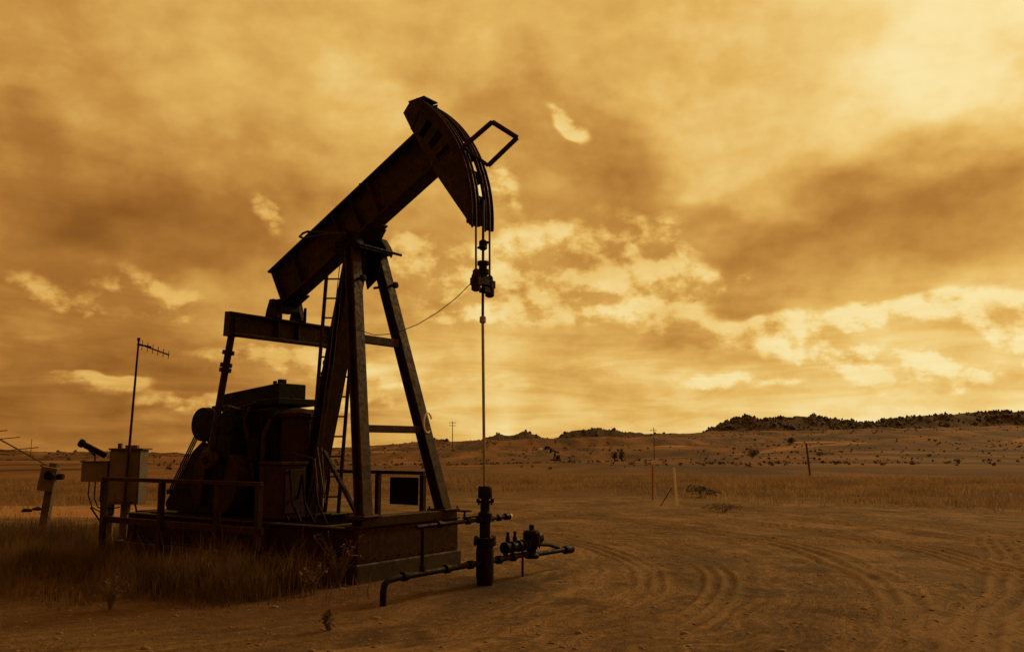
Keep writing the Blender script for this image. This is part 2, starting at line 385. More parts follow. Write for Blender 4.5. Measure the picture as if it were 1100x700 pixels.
def ground_mat(n, p):
    g = n.new('ShaderNodeNewGeometry').outputs['Position']
    sp = n.new('ShaderNodeSeparateXYZ'); n.l.new(g, sp.inputs[0]); X, Y, Z = sp.outputs
    d = n.m('SQRT', n.add(n.mul(X, X), n.mul(Y, Y)))
    flat = n.xyz(X, Y, 0.0)
    wob = n.mul(n.sub(n.noise(flat, .35, 3), .5), 2.2)
    # packed dirt of the pad: swirled by vehicles round the well
    cx, cy = n.add(X, 7.3), n.add(Y, -14.0)
    rad = n.add(n.m('SQRT', n.add(n.mul(cx, cx), n.mul(cy, cy))), wob)
    ang = n.m('ARCTAN2', cy, cx)
    swirl = n.noise(n.xyz(n.mul(rad, 2.4), n.mul(ang, 1.1), 0.0), 1.0, 7, .62)
    swirl2 = n.noise(n.xyz(n.mul(rad, 11.0), n.mul(ang, 1.6), 3.0), 1.0, 6, .7)
    swirl3 = n.noise(n.xyz(n.mul(rad, 34.0), n.mul(ang, 9.0), 5.0), 1.0, 5, .7)
    patch = n.noise(flat, .55, 8, .62, .5)
    grain = n.noise(flat, 9.0, 8, .7)
    peb = n.noise(flat, 38.0, 4, .7)
    dirt = n.add(n.mul(swirl, .26), n.mul(patch, .36), n.mul(swirl2, .30), n.mul(grain, .30), n.mul(peb, .20), n.mul(n.sub(swirl3, .5), .30))
    cd = n.ramp(dirt, [(.53, (0.0405, 0.0238, 0.0135)), (0.62, (0.0855, 0.0531, 0.0283)), (0.70, (0.1512, 0.0943, 0.0503)), (0.81, (0.3024, 0.1941, 0.1043))])
    dry = n.step(n.noise(flat, 2.2, 9, .72, .8), .53, .66)
    cd = n.mix(n.mul(dry, .45), cd, (0.291, 0.158, 0.069))
    cd = n.mix(n.mul(n.step(n.noise(flat, 1.15, 9, .72, .6), .52, .60), .6), cd, (.045, .024, .012))   # damp and trampled patches
    cd = n.mix(n.mul(n.step(n.noise(flat, 14.0, 6, .75), .54, .60), .55), cd, (.05, .027, .013))
    wear = n.new('ShaderNodeAttribute', attribute_name='wear').outputs['Fac']   # loose dust thrown up beside the wheel ruts
    cd = n.mix(n.mul(wear, .5), cd, (.27, .178, .088))
    wx, wy = n.add(X, .34), n.sub(Y, 11.4)                    # oil-soaked soil at the wellhead, also painted in as contact shade
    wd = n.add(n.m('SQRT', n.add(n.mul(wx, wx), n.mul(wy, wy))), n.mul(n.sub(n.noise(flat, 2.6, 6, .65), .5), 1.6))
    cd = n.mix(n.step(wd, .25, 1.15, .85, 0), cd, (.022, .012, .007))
    # prairie beyond
    mp = n.new('ShaderNodeMapping'); mp.inputs['Scale'].default_value = (.05, .013, 0); n.l.new(g, mp.inputs[0])
    pr = n.noise(mp.outputs[0], 1.0, 9, .62, .6)
    pr2 = n.noise(flat, .35, 7, .7)
    pr3 = n.noise(flat, .045, 6, .7)
    cp = n.ramp(n.add(n.mul(pr, .72), n.mul(pr2, .12), n.mul(pr3, .2)), [(.43, (0.0448, 0.0210, 0.0094)), (.50, (0.0950, 0.0445, 0.0173)), (.56, (0.1505, 0.0714, 0.0274)), (.66, (0.2706, 0.1285, 0.0482))])
    mp2 = n.new('ShaderNodeMapping'); mp2.inputs['Scale'].default_value = (.16, .022, 0); n.l.new(g, mp2.inputs[0])
    scrub = n.mul(n.step(n.noise(mp2.outputs[0], 1.0, 6, .7), .56, .63), n.step(n.noise(mp.outputs[0], .35, 3), .45, .6))
    cp = n.mix(n.mul(scrub, .9), cp, (.05, .028, .014))       # patches of low sage
    # pale tracks across the prairie
    def line(c0, c1, c2, w_):
        yy = n.add(n.mul(n.mul(X, X), c2), n.mul(X, c1), c0, n.mul(n.sub(n.noise(flat, .02, 2), .5), 14))
        return n.step(n.m('ABSOLUTE', n.sub(Y, yy)), w_, w_ * 1.6, 1, 0)
    cp = n.mix(n.mul(line(420, -.55, 0.0, 9), .55), cp, (0.470, 0.247, 0.110))
    cp = n.mix(n.mul(line(230, .75, 0.0, 4), .5), cp, (0.426, 0.222, 0.099))
    edge = n.step(n.add(d, n.mul(n.sub(n.noise(flat, .25, 5), .5), 10)), 29, 35)
    col = n.mix(edge, cd, cp)
    # pale graded road to the left
    road = n.step(n.m('ABSOLUTE', n.sub(n.add(Y, n.mul(X, .16), n.mul(n.sub(n.noise(flat, .3, 4), .5), 1.2)), 22.4)), 1.6, 2.4, 1, 0)
    road = n.mul(road, n.step(X, -9, -6.5, 1, 0))
    rc = n.ramp(n.noise(flat, 1.2, 7, .7), [(.3, (0.302, 0.162, 0.075)), (.7, (0.470, 0.265, 0.127))])
    col = n.mix(n.mul(road, .85), col, rc)
    # turf under the grass, left of the unit, spread forward as painted shade
    turf_shade = n.mul(n.step(n.add(X, n.mul(n.sub(n.noise(flat, .5, 5), .5), 3)), -2.2, .2, 1, 0), n.step(n.add(Y, wob), 7.6, 9.6))
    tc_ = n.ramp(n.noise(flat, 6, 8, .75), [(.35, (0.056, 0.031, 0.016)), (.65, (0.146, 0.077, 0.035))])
    turf_shade = n.mul(turf_shade, n.step(Y, 17.5, 20.5, 1, 0))
    col = n.mix(n.mul(turf_shade, .85), col, tc_)
    # wooded rock of the far ridge
    rock = n.step(n.add(Y, n.mul(n.sub(n.noise(flat, .01, 4), .5), 160)), 1250, 1330)
    rkc = n.ramp(n.noise(flat, .05, 7, .75), [(.35, (0.031, 0.017, 0.009)), (.6, (0.067, 0.034, 0.016)), (.78, (0.134, 0.066, 0.030))])
    col = n.mix(rock, col, rkc)
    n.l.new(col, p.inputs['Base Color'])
    p.inputs['Roughness'].default_value = .95; p.inputs['Specular IOR Level'].default_value = .15
    h = n.add(n.mul(grain, .6), n.mul(peb, .4), n.mul(swirl2, .4))
    bump(n, p, h, .9, .05)
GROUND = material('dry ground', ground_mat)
def build_ground():
    a_in = np.radians(np.linspace(-38, 38, 900)); a_out = np.radians(np.linspace(38, 322, 90))[1:-1]
    A = np.concatenate([a_in, a_out])
    r = np.concatenate([np.linspace(.4, 5.6, 14), np.geomspace(5.8, 32, 430), np.geomspace(32.4, 1000, 130)[0:], np.linspace(1010, 1620, 70), np.geomspace(1660, 16000, 24)])
    rr, aa = np.meshgrid(r, A, indexing='ij')
    x, y = rr * np.sin(aa), rr * np.cos(aa); z = terrain(x, y)
    co_ = np.stack([x, y, z], -1).reshape(-1, 3); nA = len(A); nR = len(r)
    i, j = np.meshgrid(np.arange(nR - 1), np.arange(nA), indexing='ij'); j2 = (j + 1) % nA
    f = np.stack([i * nA + j, (i + 1) * nA + j, (i + 1) * nA + j2, i * nA + j2], -1).reshape(-1, 4)
    c0 = len(co_); co_ = np.vstack([co_, [[0, 0, float(terrain(np.array([.01]), np.array([.01]))[0])]]])
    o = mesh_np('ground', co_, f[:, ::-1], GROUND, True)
    wr = np.where(rr.ravel() < 40, np.clip(ruts(x, y, True).ravel(), 0, 1), 0)
    at_ = o.data.attributes.new('wear', 'FLOAT', 'POINT'); at_.data.foreach_set('value', np.append(wr, 0).astype(np.float32))
    bm = bmesh.new(); bm.from_mesh(o.data); bm.verts.ensure_lookup_table()
    bm.faces.new([bm.verts[k] for k in range(nA)]); bmesh.ops.delete(bm, geom=[bm.verts[c0]], context='VERTS')
    bm.normal_update()
    bm.to_mesh(o.data); bm.free()
    return tag(o, kind='structure')
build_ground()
def gz(x, y): return float(terrain(np.array([float(x)]), np.array([float(y)]))[0])

# ------------------------------------------------------------------ pumpjack
W0 = Vector((-.34, 11.4, 0)); RZ = R(-34.9)
EX, EY = Vector((math.cos(RZ), math.sin(RZ), 0)), Vector((-math.sin(RZ), math.cos(RZ), 0))
def loc2w(x, y, z=0): return W0 + EX * x + EY * y + Vector((0, 0, z))
pj = thing('pumpjack', 'large dark rusty pumpjack with its horse head raised, standing beside the wellhead', 'pumpjack', W0, RZ)

# skid: side channels, end beam, cross beams, deck
m = MB()
for s in (-1, 1):
    m.ibeam((-6.3, s * .93, .4825), (-1.30, s * .93, .4825), .15, .42)
    for x in np.arange(-6.0, -1.4, .62): m.box((x, s * 1.0, .48), (.02, .06, .36))
m.span((-1.30, -1.0, .268), (-1.225, 1.0, .69))
for x in (-2.2, -3.2, -4.4, -5.4, -6.2): m.span((x - .06, -.92, .30), (x + .06, .92, .66))
for y in np.linspace(-.9, .9, 9):
    for z in (.31, .65): m.tube([(-1.23, y, z), (-1.212, y, z)], .016, 6)
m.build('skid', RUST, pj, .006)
m = MB(); m.span((-6.28, -.84, .694), (-3.05, .84, .715)); m.build('deck_plate', DARK, pj)
m = MB(); m.ibeam((-1.33, -1.0, .76), (-1.33, 1.02, .76), .26, .13, (1, 0, 0)); m.span((-1.24, -.95, .695), (-1.2, .95, .81)); m.build('post_sill', RUST, pj, .004)
# samson post
PT = Vector((-2.2, 0, 4.56))
for s in (-1, 1):
    a, b = (-1.33, s * .80, .82), (-2.18, s * .27, 4.5)
    m = MB(); m.ibeam(a, b, .175, .17, (0, 1, 0), .026, .024)
    m.box((-1.33, s * .80, .835), (.34, .34, .025)); m.bolts((-1.33, s * .8, .85), (0, 0, 1), .2, 4, .016, .03)
    m.build('samson_post_leg', STEEL, pj, .005)
m = MB(); m.ibeam((-3.24, -.02, .72), (-2.36, 0, 4.5), .30, .22, (0, 1, 0), .028, .03); m.box((-3.24, 0, .73), (.42, .55, .03)); m.build('rear_leg', STEEL, pj, .005)
def legp(z, s=1): t = (z - .82) / (4.5 - .82); return Vector((-1.33 - .85 * t, s * (.80 - .53 * t), z))
for z, hh in ((3.19, .11), (1.95, .10)):
    m = MB(); m.ibeam(legp(z, -1) + Vector((.0, .1, 0)), legp(z, 1) - Vector((0, .1, 0)), hh, hh * .9, (0, 0, 1), .014, .012); m.build('cross_brace', STEEL, pj, .003)
m = MB(); m.bar((-2.35, -.55, 1.65), (-1.45, -.78, .83), .055, .045); m.build('diagonal_brace', DARK, pj, .003)
m = MB(); m.span((-2.52, -.36, 4.50), (-1.98, .36, 4.545))
for s in (-1, 1):
    m.prism([(-2.44, 4.50), (-2.02, 4.50), (-2.08, 4.15), (-2.3, 4.0)], s * .17 - .012, s * .17 + .012)
m.tube([(-1.94, -.40, 4.53), (-1.94, .50, 4.53)], .022, 8)
m.build('post_cap', DARK, pj, .004)
m = MB()
for s in (-1, 1):
    m.prism([(-2.46, 4.548), (-1.98, 4.548), (-2.03, 4.64), (-2.12, 4.76), (-2.22, 4.79), (-2.32, 4.76), (-2.41, 4.64)], s * .30 - .07, s * .30 + .07)
    m.lathe([(.07, 0), (.085, .02), (.085, .05), (.05, .06)], (-2.22, s * .372, 4.67), 14, (0, s, 0))
m.tube([(-2.22, -.37, 4.67), (-2.22, .37, 4.67)], .06, 14); m.bolts((-2.22, .3, 4.56), (0, 0, 1), .19, 4, .018, .06); m.bolts((-2.22, -.3, 4.56), (0, 0, 1), .19, 4, .018, .06)
m.build('saddle_bearing', DARK, pj, .004)
# walking beam
TH = R(28.5); E_ = Vector((math.cos(TH), 0, math.sin(TH))); N_ = Vector((-math.sin(TH), 0, math.cos(TH)))
B0 = Vector((-4.03, 0, 4.15)); BL = 3.85
def bp(s, h, y=0): p = B0 + E_ * s + N_ * h; return Vector((p.x, y, p.z))
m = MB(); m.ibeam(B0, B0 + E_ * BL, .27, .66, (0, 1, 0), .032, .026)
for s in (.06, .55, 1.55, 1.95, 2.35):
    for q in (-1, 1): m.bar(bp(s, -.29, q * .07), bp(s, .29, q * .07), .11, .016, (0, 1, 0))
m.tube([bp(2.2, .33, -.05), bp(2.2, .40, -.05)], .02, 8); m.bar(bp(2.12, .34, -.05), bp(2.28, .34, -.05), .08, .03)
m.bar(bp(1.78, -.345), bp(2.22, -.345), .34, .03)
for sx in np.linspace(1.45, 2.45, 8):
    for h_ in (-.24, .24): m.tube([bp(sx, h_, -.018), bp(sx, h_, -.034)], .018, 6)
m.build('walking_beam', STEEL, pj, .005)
m = MB(); m.prism([bp(1.82, -.36).xz, bp(2.16, -.36).xz, (-2.10, 4.66), (-2.34, 4.66)], -.20, .20); m.build('center_bearing', DARK, pj, .006)
# safety hoop round the beam and ladder head
m = MB(); hp = [(-2.15, -.42, 4.70), (-2.6, -.40, 4.76), (-3.18, -.30, 4.80), (-3.34, -.24, 4.86), (-3.36, -.16, 4.93), (-3.25, -.17, 4.94), (-2.5, -.17, 4.80)]
m.tube(hp, .018, 8); m.tube([(-2.15, -.42, 4.70), (-2.15, .42, 4.66)], .018, 8); m.build('safety_hoop', RUST, pj)
# horse head
PV = Vector((-2.22, 0, 4.70)); RH = 2.15
def arc(a, r=RH): return (PV.x + r * math.cos(R(a)), PV.z + r * math.sin(R(a)))
hh = thing('horse_head', None, None); del_ = None
hh.parent = pj
for s in (-1, 1):
    m = MB(); y0, y1 = s * .145 - .011, s * .145 + .011
    def back(a):                                          # how far in from the arc the plate's back edge lets it go
        for k in range(60):
            r_i = RH - .40 + k * .0065; x_, z_ = arc(a, r_i)
            if x_ > -.70 + (5.33 - z_) / (5.33 - 4.565) * .575 or z_ > 5.33: return r_i
        return RH - .03
    inner = [arc(a, back(a)) for a in np.linspace(8, 52, 16)]
    m.prism([(-1.19, 6.10), (-1.36, 6.40), (-1.23, 6.545), (-.98, 6.53)] + inner[::-1] + [(-.70, 5.33)], y0, y1)
    angs = np.linspace(-3, 55, 30)
    for i in range(29):                                   # outer band with three pockets between ribs
        pocket = s < 0 and i in (16, 17, 20, 21, 24, 25)
        if s > 0 and i in (6, 7, 8, 11, 12, 13, 16, 17, 18, 21, 22, 23, 25, 26): continue   # the far plate is cut through here
        ra, rb = (RH - .15, RH - .02) if pocket else (back(angs[i]) - .002, RH - .02); rc = ra if pocket else back(angs[i + 1]) - .002
        m.prism([arc(angs[i], ra), arc(angs[i], rb), arc(angs[i + 1] + .15, rb), arc(angs[i + 1] + .15, rc)], y0, y1)
    m.prism([arc(-2.9, back(-2.9)), arc(-2.9, RH - .02), (-.125, 4.555)], y0, y1)
    m.build('side_plate', STEEL, hh)
    m = MB(); yc = s * .155                               # curved track that carries the bridle
    A2 = np.linspace(-3.4, 57, 56)
    for r0, r1, ya, yb in ((RH - .03, RH, -.085, .085), (RH + .0005, RH + .022, -.085, -.073), (RH + .0005, RH + .022, .073, .085)):
        m.prism([arc(a, r0) for a in A2] + [arc(a, r1) for a in A2[::-1]], yc + ya, yc + yb)
    m.build('bridle_track', RUST, hh)
for a in (-1, 8, 18, 28, 37, 46, 55):
    m = MB(); x_, z_ = arc(a, RH - .09); m.box((x_, 0, z_), (.14, .268, .05), Matrix.Rotation(-R(a), 3, 'Y')); m.build('spacer', DARK, hh)
m = MB(); m.bar((-1.27, 0, 6.545), (-.98, 0, 6.56), .30, .018); m.build('top_plate', DARK, hh)
m = MB(); q = [(-.24, -.2, 5.66), (.24, -.2, 5.905), (.36, .2, 5.785), (-.12, .2, 5.49)]
for a, b in ((0, 1), (1, 2), (2, 3)): m.bar(q[a], q[b], .05, .05, (0, 0, 1))
m.bar(q[0], q[3], .045, .03, (0, 0, 1))
m.build('lifting_frame', RUST, hh, .003)
# bridle, carrier bar, polished rod
for y in (-.15, .15):
    m = MB(); m.tube([(*arc(a, RH + .014),) for a in ()] or [Vector((arc(a, RH + .014)[0], y, arc(a, RH + .014)[1])) for a in np.linspace(58, 0, 30)] + [Vector((-.056, y, 4.5)), Vector((-.05, y, 3.86))], .0135, 8)
    m.build('bridle_cable', CABLE, pj, 0, True)
    m = MB(); m.lathe([(.03, 0), (.062, .02), (.062, .2), (.045, .24), (.045, .27), (.02, .30)], (-.05, y, 3.70 if y < 0 else 3.66), 14)
    m.box((-.05, y, 3.83), (.13, .09, .1)); m.build('cable_socket', RUST, pj, .003)
m = MB(); m.span((-.11, -.19, 3.80), (.01, .19, 3.87)); m.span((-.10, -.08, 3.87), (.0, .08, 3.93))
m.box((-.04, .03, 3.74), (.1, .13, .07)); m.build('carrier_bar', DARK, pj, .005)
m = MB(); m.lathe([(.05, 0), (.085, .02), (.085, .08), (.055, .09), (.055, .13), (.075, .14), (.075, .19), (.04, .2)], (-.05, 0, 3.93), 16); m.build('load_cell', DARK, pj, 0, True)
m = MB(); m.lathe([(.03, 0), (.055, .02), (.055, .12), (.03, .14)], (-.05, 0, 4.27), 12); m.bolts((-.05, 0, 4.34), (1, 0, 0), .05, 2, .02, .06); m.build('rod_clamp', DARK, pj, .003)
m = MB(); m.tube([(-.05, 0, 4.95), (-.05, 0, 3.35)], .018, 10); m.build('polished_rod', CABLE, pj, 0, True)
m = MB(); m.lathe([(.028, 0), (.042, .015), (.042, .08), (.02, .1)], (-.05, 0, 3.30), 12); m.tube([(-.05, 0, 3.31), (-.012, 0, 1.22)], .0185, 10); m.build('rod_liner', BRIGHT, pj, 0, True)
m = MB(); m.tube([(-.09, -.17, 3.83), (-.32, -.22, 3.63), (-.57, -.28, 3.46), (-.85, -.36, 3.31), (-1.2, -.44, 3.20), (-1.5, -.5, 3.2), (-1.78, -.52, 3.29)], .0055, 6); m.build('sensor_cable', CABLE, pj)
# equalizer, tail bearing, pitman arms, cranks
m = MB(); m.ibeam((-3.87, -1.02, 3.48), (-3.87, 1.02, 3.48), .24, .33, (1, 0, 0), .03, .03)
for y in (-1.0, -.2, .2, 1.0): m.span((-3.97, y - .012, 3.34), (-3.77, y + .012, 3.62))
m.build('equalizer', STEEL, pj, .005)
m = MB()
for s in (-1, 1):
    m.prism([(-4.02, 3.648), (-3.72, 3.648), (-3.78, 3.80), (-3.83, 3.95), (-3.92, 3.95), (-3.98, 3.80)], s * .24 - .05, s * .24 + .05)
    m.tube([(-3.70, s * .24, 3.6), (-3.70, s * .24, 3.86)], .024, 8)
m.tube([(-3.87, -.3, 3.86), (-3.87, .3, 3.86)], .055, 12); m.box((-3.87, 0, 3.87), (.26, .3, .2)); m.bar(bp(.08, -.345), bp(.38, -.345), .34, .03)
m.prism([bp(.08, -.36).xz, bp(.36, -.36).xz, (-3.76, 3.84), (-3.98, 3.84)], -.13, .13)
m.build('tail_bearing', DARK, pj, .005)
PIN = Vector((-4.27, 0, 1.52)); SH = Vector((-4.15, 0, 2.08))
for s in (-1, 1):
    y = s * .98
    m = MB(); m.bar((-3.87, y, 3.66), (-3.89, y, 3.30), .13, .2, (1, 0, 0)); top = Vector((-3.89, y, 3.32)); bot = Vector((PIN.x, y, PIN.z))
    m.tube([top, bot], .052, 12)
    for t in (.14, .24, .28): p = top.lerp(bot, t); d = (bot - top).normalized(); m.tube([p - d * .03, p + d * .03], .088, 12)
    m.lathe([(.13, -.07), (.15, -.05), (.15, .05), (.13, .07)], bot, 16, (0, 1, 0)); m.build('pitman_arm', STEEL, pj, .003)
    d = (PIN - SH).normalized(); n_ = Vector((d.z, 0, -d.x)); ck = MB(); a, b = SH - d * .22, SH + d * 1.25
    ck.prism([(a + n_ * .14).xz, (a - n_ * .14).xz, (b - n_ * .2).xz, (b + n_ * .2).xz], s * .72 - .06, s * .72 + .06)
    ck.lathe([(.17, -.09), (.19, -.07), (.19, .07), (.17, .09)], (SH.x, s * .72, SH.z), 18, (0, 1, 0)); ck.tube([(PIN.x, s * .66, PIN.z), (PIN.x, s * 1.07, PIN.z)], .06, 12)
    cr = ck.build('crank', DARK, pj, .005)
    for k in (-1, 1):
        m = MB(); cen = SH + d * .88 + n_ * k * .23; pl = []
        for t in np.linspace(0, math.pi, 11): v = n_ * k * math.sin(t) * .30 + d * math.cos(t) * .44; pl.append((cen + v).xz)
        m.prism(pl, s * .72 - .13, s * .72 + .13); m.build('counterweight', RUST, cr, .012)
# gear reducer
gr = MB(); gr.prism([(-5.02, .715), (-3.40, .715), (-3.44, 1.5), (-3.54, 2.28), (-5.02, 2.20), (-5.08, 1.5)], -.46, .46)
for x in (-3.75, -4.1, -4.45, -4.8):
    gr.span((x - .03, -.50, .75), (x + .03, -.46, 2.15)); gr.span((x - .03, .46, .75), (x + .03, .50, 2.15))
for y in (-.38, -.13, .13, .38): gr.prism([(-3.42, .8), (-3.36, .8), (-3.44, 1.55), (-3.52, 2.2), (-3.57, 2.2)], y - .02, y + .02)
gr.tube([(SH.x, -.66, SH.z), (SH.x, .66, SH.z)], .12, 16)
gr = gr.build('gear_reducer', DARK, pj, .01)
m = MB(); m.prism([(-5.06, 2.26), (-3.50, 2.335), (-3.50, 2.43), (-5.06, 2.345)], -.40, .40); m.prism([(-4.98, 2.345), (-3.66, 2.42), (-3.66, 2.66), (-4.98, 2.53)], -.27, .27)
m.bolts((-3.9, 0, 2.44), (0, 0, 1), .33, 6, .018, .03); m.box((-3.76, -.12, 2.69), (.08, .12, .07)); m.box((-3.92, -.12, 2.68), (.05, .05, .06)); m.build('lid', DARK, gr, .008)
m = MB(); m.lathe([(.1, -.3), (.12, -.28), (.12, .0), (.165, .02), (.165, .11), (.15, .13), (.14, .10), (.06, .12), (.06, .2)], (-4.93, -.12, 2.06), 24, (-1, 0, 0)); m.build('brake_drum', RUST, gr, .004)
m = MB(); m.lathe([(.24, 0), (.27, .02), (.27, .06), (.25, .08), (.25, .70), (.28, .72), (.28, .78), (.16, .84), (.05, .86)], (-3.36, -.14, 1.42), 22); m.bolts((-3.36, -.14, 2.17), (0, 0, 1), .265, 10, .014, .05)
m.build('oil_tank', RUST, pj, .004)
m = MB(); m.span((-3.58, -.30, .72), (-3.12, .06, 1.415)); m.build('tank_stand', DARK, pj, .006)
for pts, r_ in (([(-3.6, -.44, 2.1), (-3.55, -.6, 1.9), (-3.6, -.58, 1.3), (-3.5, -.5, .75)], .035), ([(-4.0, -.5, 2.3), (-4.0, -.62, 2.1), (-3.8, -.64, 1.7), (-3.72, -.6, 1.1)], .028), ([(-3.1, .1, 2.0), (-3.05, .2, 1.7), (-3.12, .28, 1.2), (-3.2, .3, .75)], .03),
                ([(-4.9, -.45, 2.25), (-4.7, -.55, 2.32), (-4.3, -.52, 2.28), (-3.9, -.46, 2.36)], .022)):
    m = MB(); m.tube(pts, r_, 10); m.build('oil_pipe', RUST, pj, 0, True)
m = MB(); m.lathe([(.08, 0), (.10, .02), (.10, .30), (.08, .33), (.03, .34), (.03, .42)], (-3.75, -.60, 1.5), 16); m.build('oil_filter', DARK, pj, 0, True)
m = MB(); m.prism([(-4.5, 2.2), (-4.1, 2.28), (-4.0, 1.9), (-4.2, 1.6), (-4.55, 1.75)], -.56, -.47); m.bolts((-4.27, -.565, 1.95), (0, 1, 0), .16, 6, .018, .02); m.build('bearing_cover', RUST, pj, .006)
# sheave, belt guard, motor
m = MB(); m.lathe([(.05, -.08), (.25, -.08), (.26, -.05), (.235, -.02), (.26, .01), (.26, .05), (.24, .08), (.05, .08)], (-4.86, -.64, 2.05), 28, (0, 1, 0)); m.build('sheave', DARK, pj, .004)
m = MB(); g = [(-4.78, 1.80), (-5.02, 1.64), (-5.34, 1.20), (-5.64, .86), (-5.60, .74), (-4.40, .74), (-4.46, 1.4), (-4.6, 1.66)]
m.prism(g, -.74, -.69); m.prism(g, -.56, -.52)
m.build('belt_guard', DARK, pj, .004)
m = MB()
for y in (-.66, -.625, -.59):
    m.bar((-5.06, y, 1.92), (-5.72, y, .98), .018, .014); m.bar((-4.6, y, 1.72), (-5.5, y, .86), .018, .014)
m.build('drive_belt', DARK, pj)
mo = MB(); mo.lathe([(.12, -.46), (.25, -.42), (.27, -.38), (.27, .38), (.25, .42), (.12, .46)], (-5.62, .0, 1.02), 22, (0, 1, 0))
for k in range(18):
    a = 2 * math.pi * k / 18; mo.box((-5.62 + .28 * math.cos(a), 0, 1.02 + .28 * math.sin(a)), (.05, .7, .012), Matrix.Rotation(-a, 3, 'Y'))
mo.span((-5.85, -.35, .715), (-5.4, .35, .80)); mo.tube([(-5.62, -.72, 1.02), (-5.62, -.4, 1.02)], .04, 10); mo.box((-5.34, .1, 1.15), (.16, .22, .2))
mo.build('motor', RUST, pj, .004)
# brake box, lever and hoses beside the gearbox
m = MB(); m.span((-3.32, -.84, .73), (-2.86, -.40, 1.46)); m.span((-3.34, -.86, 1.462), (-2.84, -.38, 1.50)); m.box((-2.85, -.62, 1.1), (.02, .34, .6)); m.build('equipment_box', RUST, pj, .006)
m = MB(); m.tube([(-2.5, -.55, .72), (-2.42, -.6, 1.15), (-2.55, -.55, 1.55)], .022, 8); m.tube([(-2.55, -.55, 1.55), (-3.1, -.45, 1.62)], .014, 8); m.build('brake_lever', STEEL, pj)
for k in range(4):
    x = -2.1 - .25 * k; m = MB(); m.tube([(x, -.7, .70), (x - .05, -.82, .95), (x - .2, -.75, 1.25 + .08 * k), (x - .5, -.55, 1.0), (x - .62, -.5, .74)], .016, 8); m.build('hose', DARK, pj, 0, True)
for dx in (0, .09):
    m = MB(); m.tube([(-2.3 - dx, -.30, 4.4), (-2.42 - dx, -.36, 2.8), (-2.62 - dx, -.34, 1.7), (-2.35, -.5, .95)], .006, 6); m.build('brake_cable', CABLE, pj)
for s in (-1, 1):
    m = MB(); p = legp(4.05, s) + Vector((-.1, -s * .0, 0)); m.tube([p + Vector((-.15, 0, 0)), p + Vector((.3, 0, 0))], .02, 8); m.lathe([(.03, -.03), (.05, -.02), (.05, .02), (.03, .03)], p + Vector((.28, 0, 0)), 8, (1, 0, 0)); m.build('grease_fitting', DARK, pj)
m = MB(); cc = legp(2.05, 1) + Vector((.13, -.02, 0)); m.tube([cc + Vector((.01, math.cos(a) * .085, math.sin(a) * .14)) for a in np.linspace(.4, 5.3, 18)], .013, 6); m.build('rope_loop', WHITEP, pj, 0, True)
# ladder leaning behind the rear leg
ld = MB(); A1, A2_, B1, B2 = Vector((-3.02, .04, 4.42)), Vector((-3.22, -.02, .74)), Vector((-2.62, .28, 4.42)), Vector((-2.98, .36, .74))
ld.bar(A1, A2_, .035, .05, (0, 1, 0)); ld.bar(B1, B2, .035, .05, (0, 1, 0)); ld = ld.build('ladder', RUST, pj, .003)
for k in range(12):
    t = .055 + k * .08; m = MB(); m.tube([A1.lerp(A2_, t), B1.lerp(B2, t)], .013, 8); m.build('rung', RUST, ld)

# ------------------------------------------------------------------ what stands round the unit
fd = thing('foundation', 'low stained concrete pad under the pumpjack skid', 'foundation', W0, RZ)
m = MB(); m.span((-6.5, -1.05, -.25), (-1.19, 1.05, .262)); m.build('slab', CONC, fd, .02)

wh = thing('wellhead', 'dark upright wellhead with wide flange and bolted stuffing box round the rod', 'wellhead', W0, RZ)
m = MB(); m.lathe([(.10, -.2), (.10, .05), (.112, .1), (.112, .43), (.105, .46), (.105, .50)], (0, 0, 0), 22); m.build('casing', DARK, wh, 0, True)
m = MB(); m.lathe([(.09, 0), (.145, .005), (.145, .045), (.12, .05), (.12, .06), (.14, .065), (.14, .09), (.08, .095)], (0, 0, .49), 24); m.bolts((0, 0, .54), (0, 0, 1), .125, 10, .012, .06); m.build('flange', DARK, wh, 0, True)
m = MB(); m.lathe([(.062, 0), (.068, .02), (.068, .18), (.09, .2), (.09, .30), (.06, .33), (.06, .42), (.095, .43), (.095, .455), (.05, .46), (.05, .5)], (0, 0, .58), 18); m.bolts((0, 0, 1.02), (0, 0, 1), .082, 4, .012, .04); m.build('tubing_head', DARK, wh, 0, True)
m = MB(); m.lathe([(.05, 0), (.085, .01), (.09, .03), (.09, .14), (.08, .16), (.05, .165)], (0, 0, 1.055), 18)
for k in range(4):
    a = k * math.pi / 2 + .5; m.tube([(.1 * math.cos(a), .1 * math.sin(a), 1.01), (.1 * math.cos(a), .1 * math.sin(a), 1.06)], .013, 6)
m.build('stuffing_box', DARK, wh, 0, True)
m = MB(); m.tube([(0, -1.3, .80), (0, .46, .81)], .026, 10); 
for y in (-.9, -.35, -.12, .12, .30): m.tube([(0, y - .03, .805), (0, y + .03, .805)], .042, 10)
m.box((0, -.3, .85), (.03, .3, .02)); m.lathe([(.03, 0), (.045, .01), (.045, .1), (.03, .11)], (0, .42, .81), 10, (0, 1, 0)); m.tube([(0, -.42, .81), (0, -.42, .9)], .015, 6)
m.build('flow_pipe', DARK, wh, 0, True)
m = MB(); rw = .085
for k in range(16):
    a, b = 2 * math.pi * k / 16, 2 * math.pi * (k + 1) / 16; m.tube([(rw * math.cos(a), -.42 + rw * math.sin(a), .93), (rw * math.cos(b), -.42 + rw * math.sin(b), .93)], .009, 6)
for k in range(3):
    a = 2 * math.pi * k / 3; m.tube([(0, -.42, .925), (rw * math.cos(a), -.42 + rw * math.sin(a), .93)], .007, 6)
m.tube([(0, -.42, .86), (0, -.42, .94)], .012, 8); m.build('handwheel', RUST, wh)
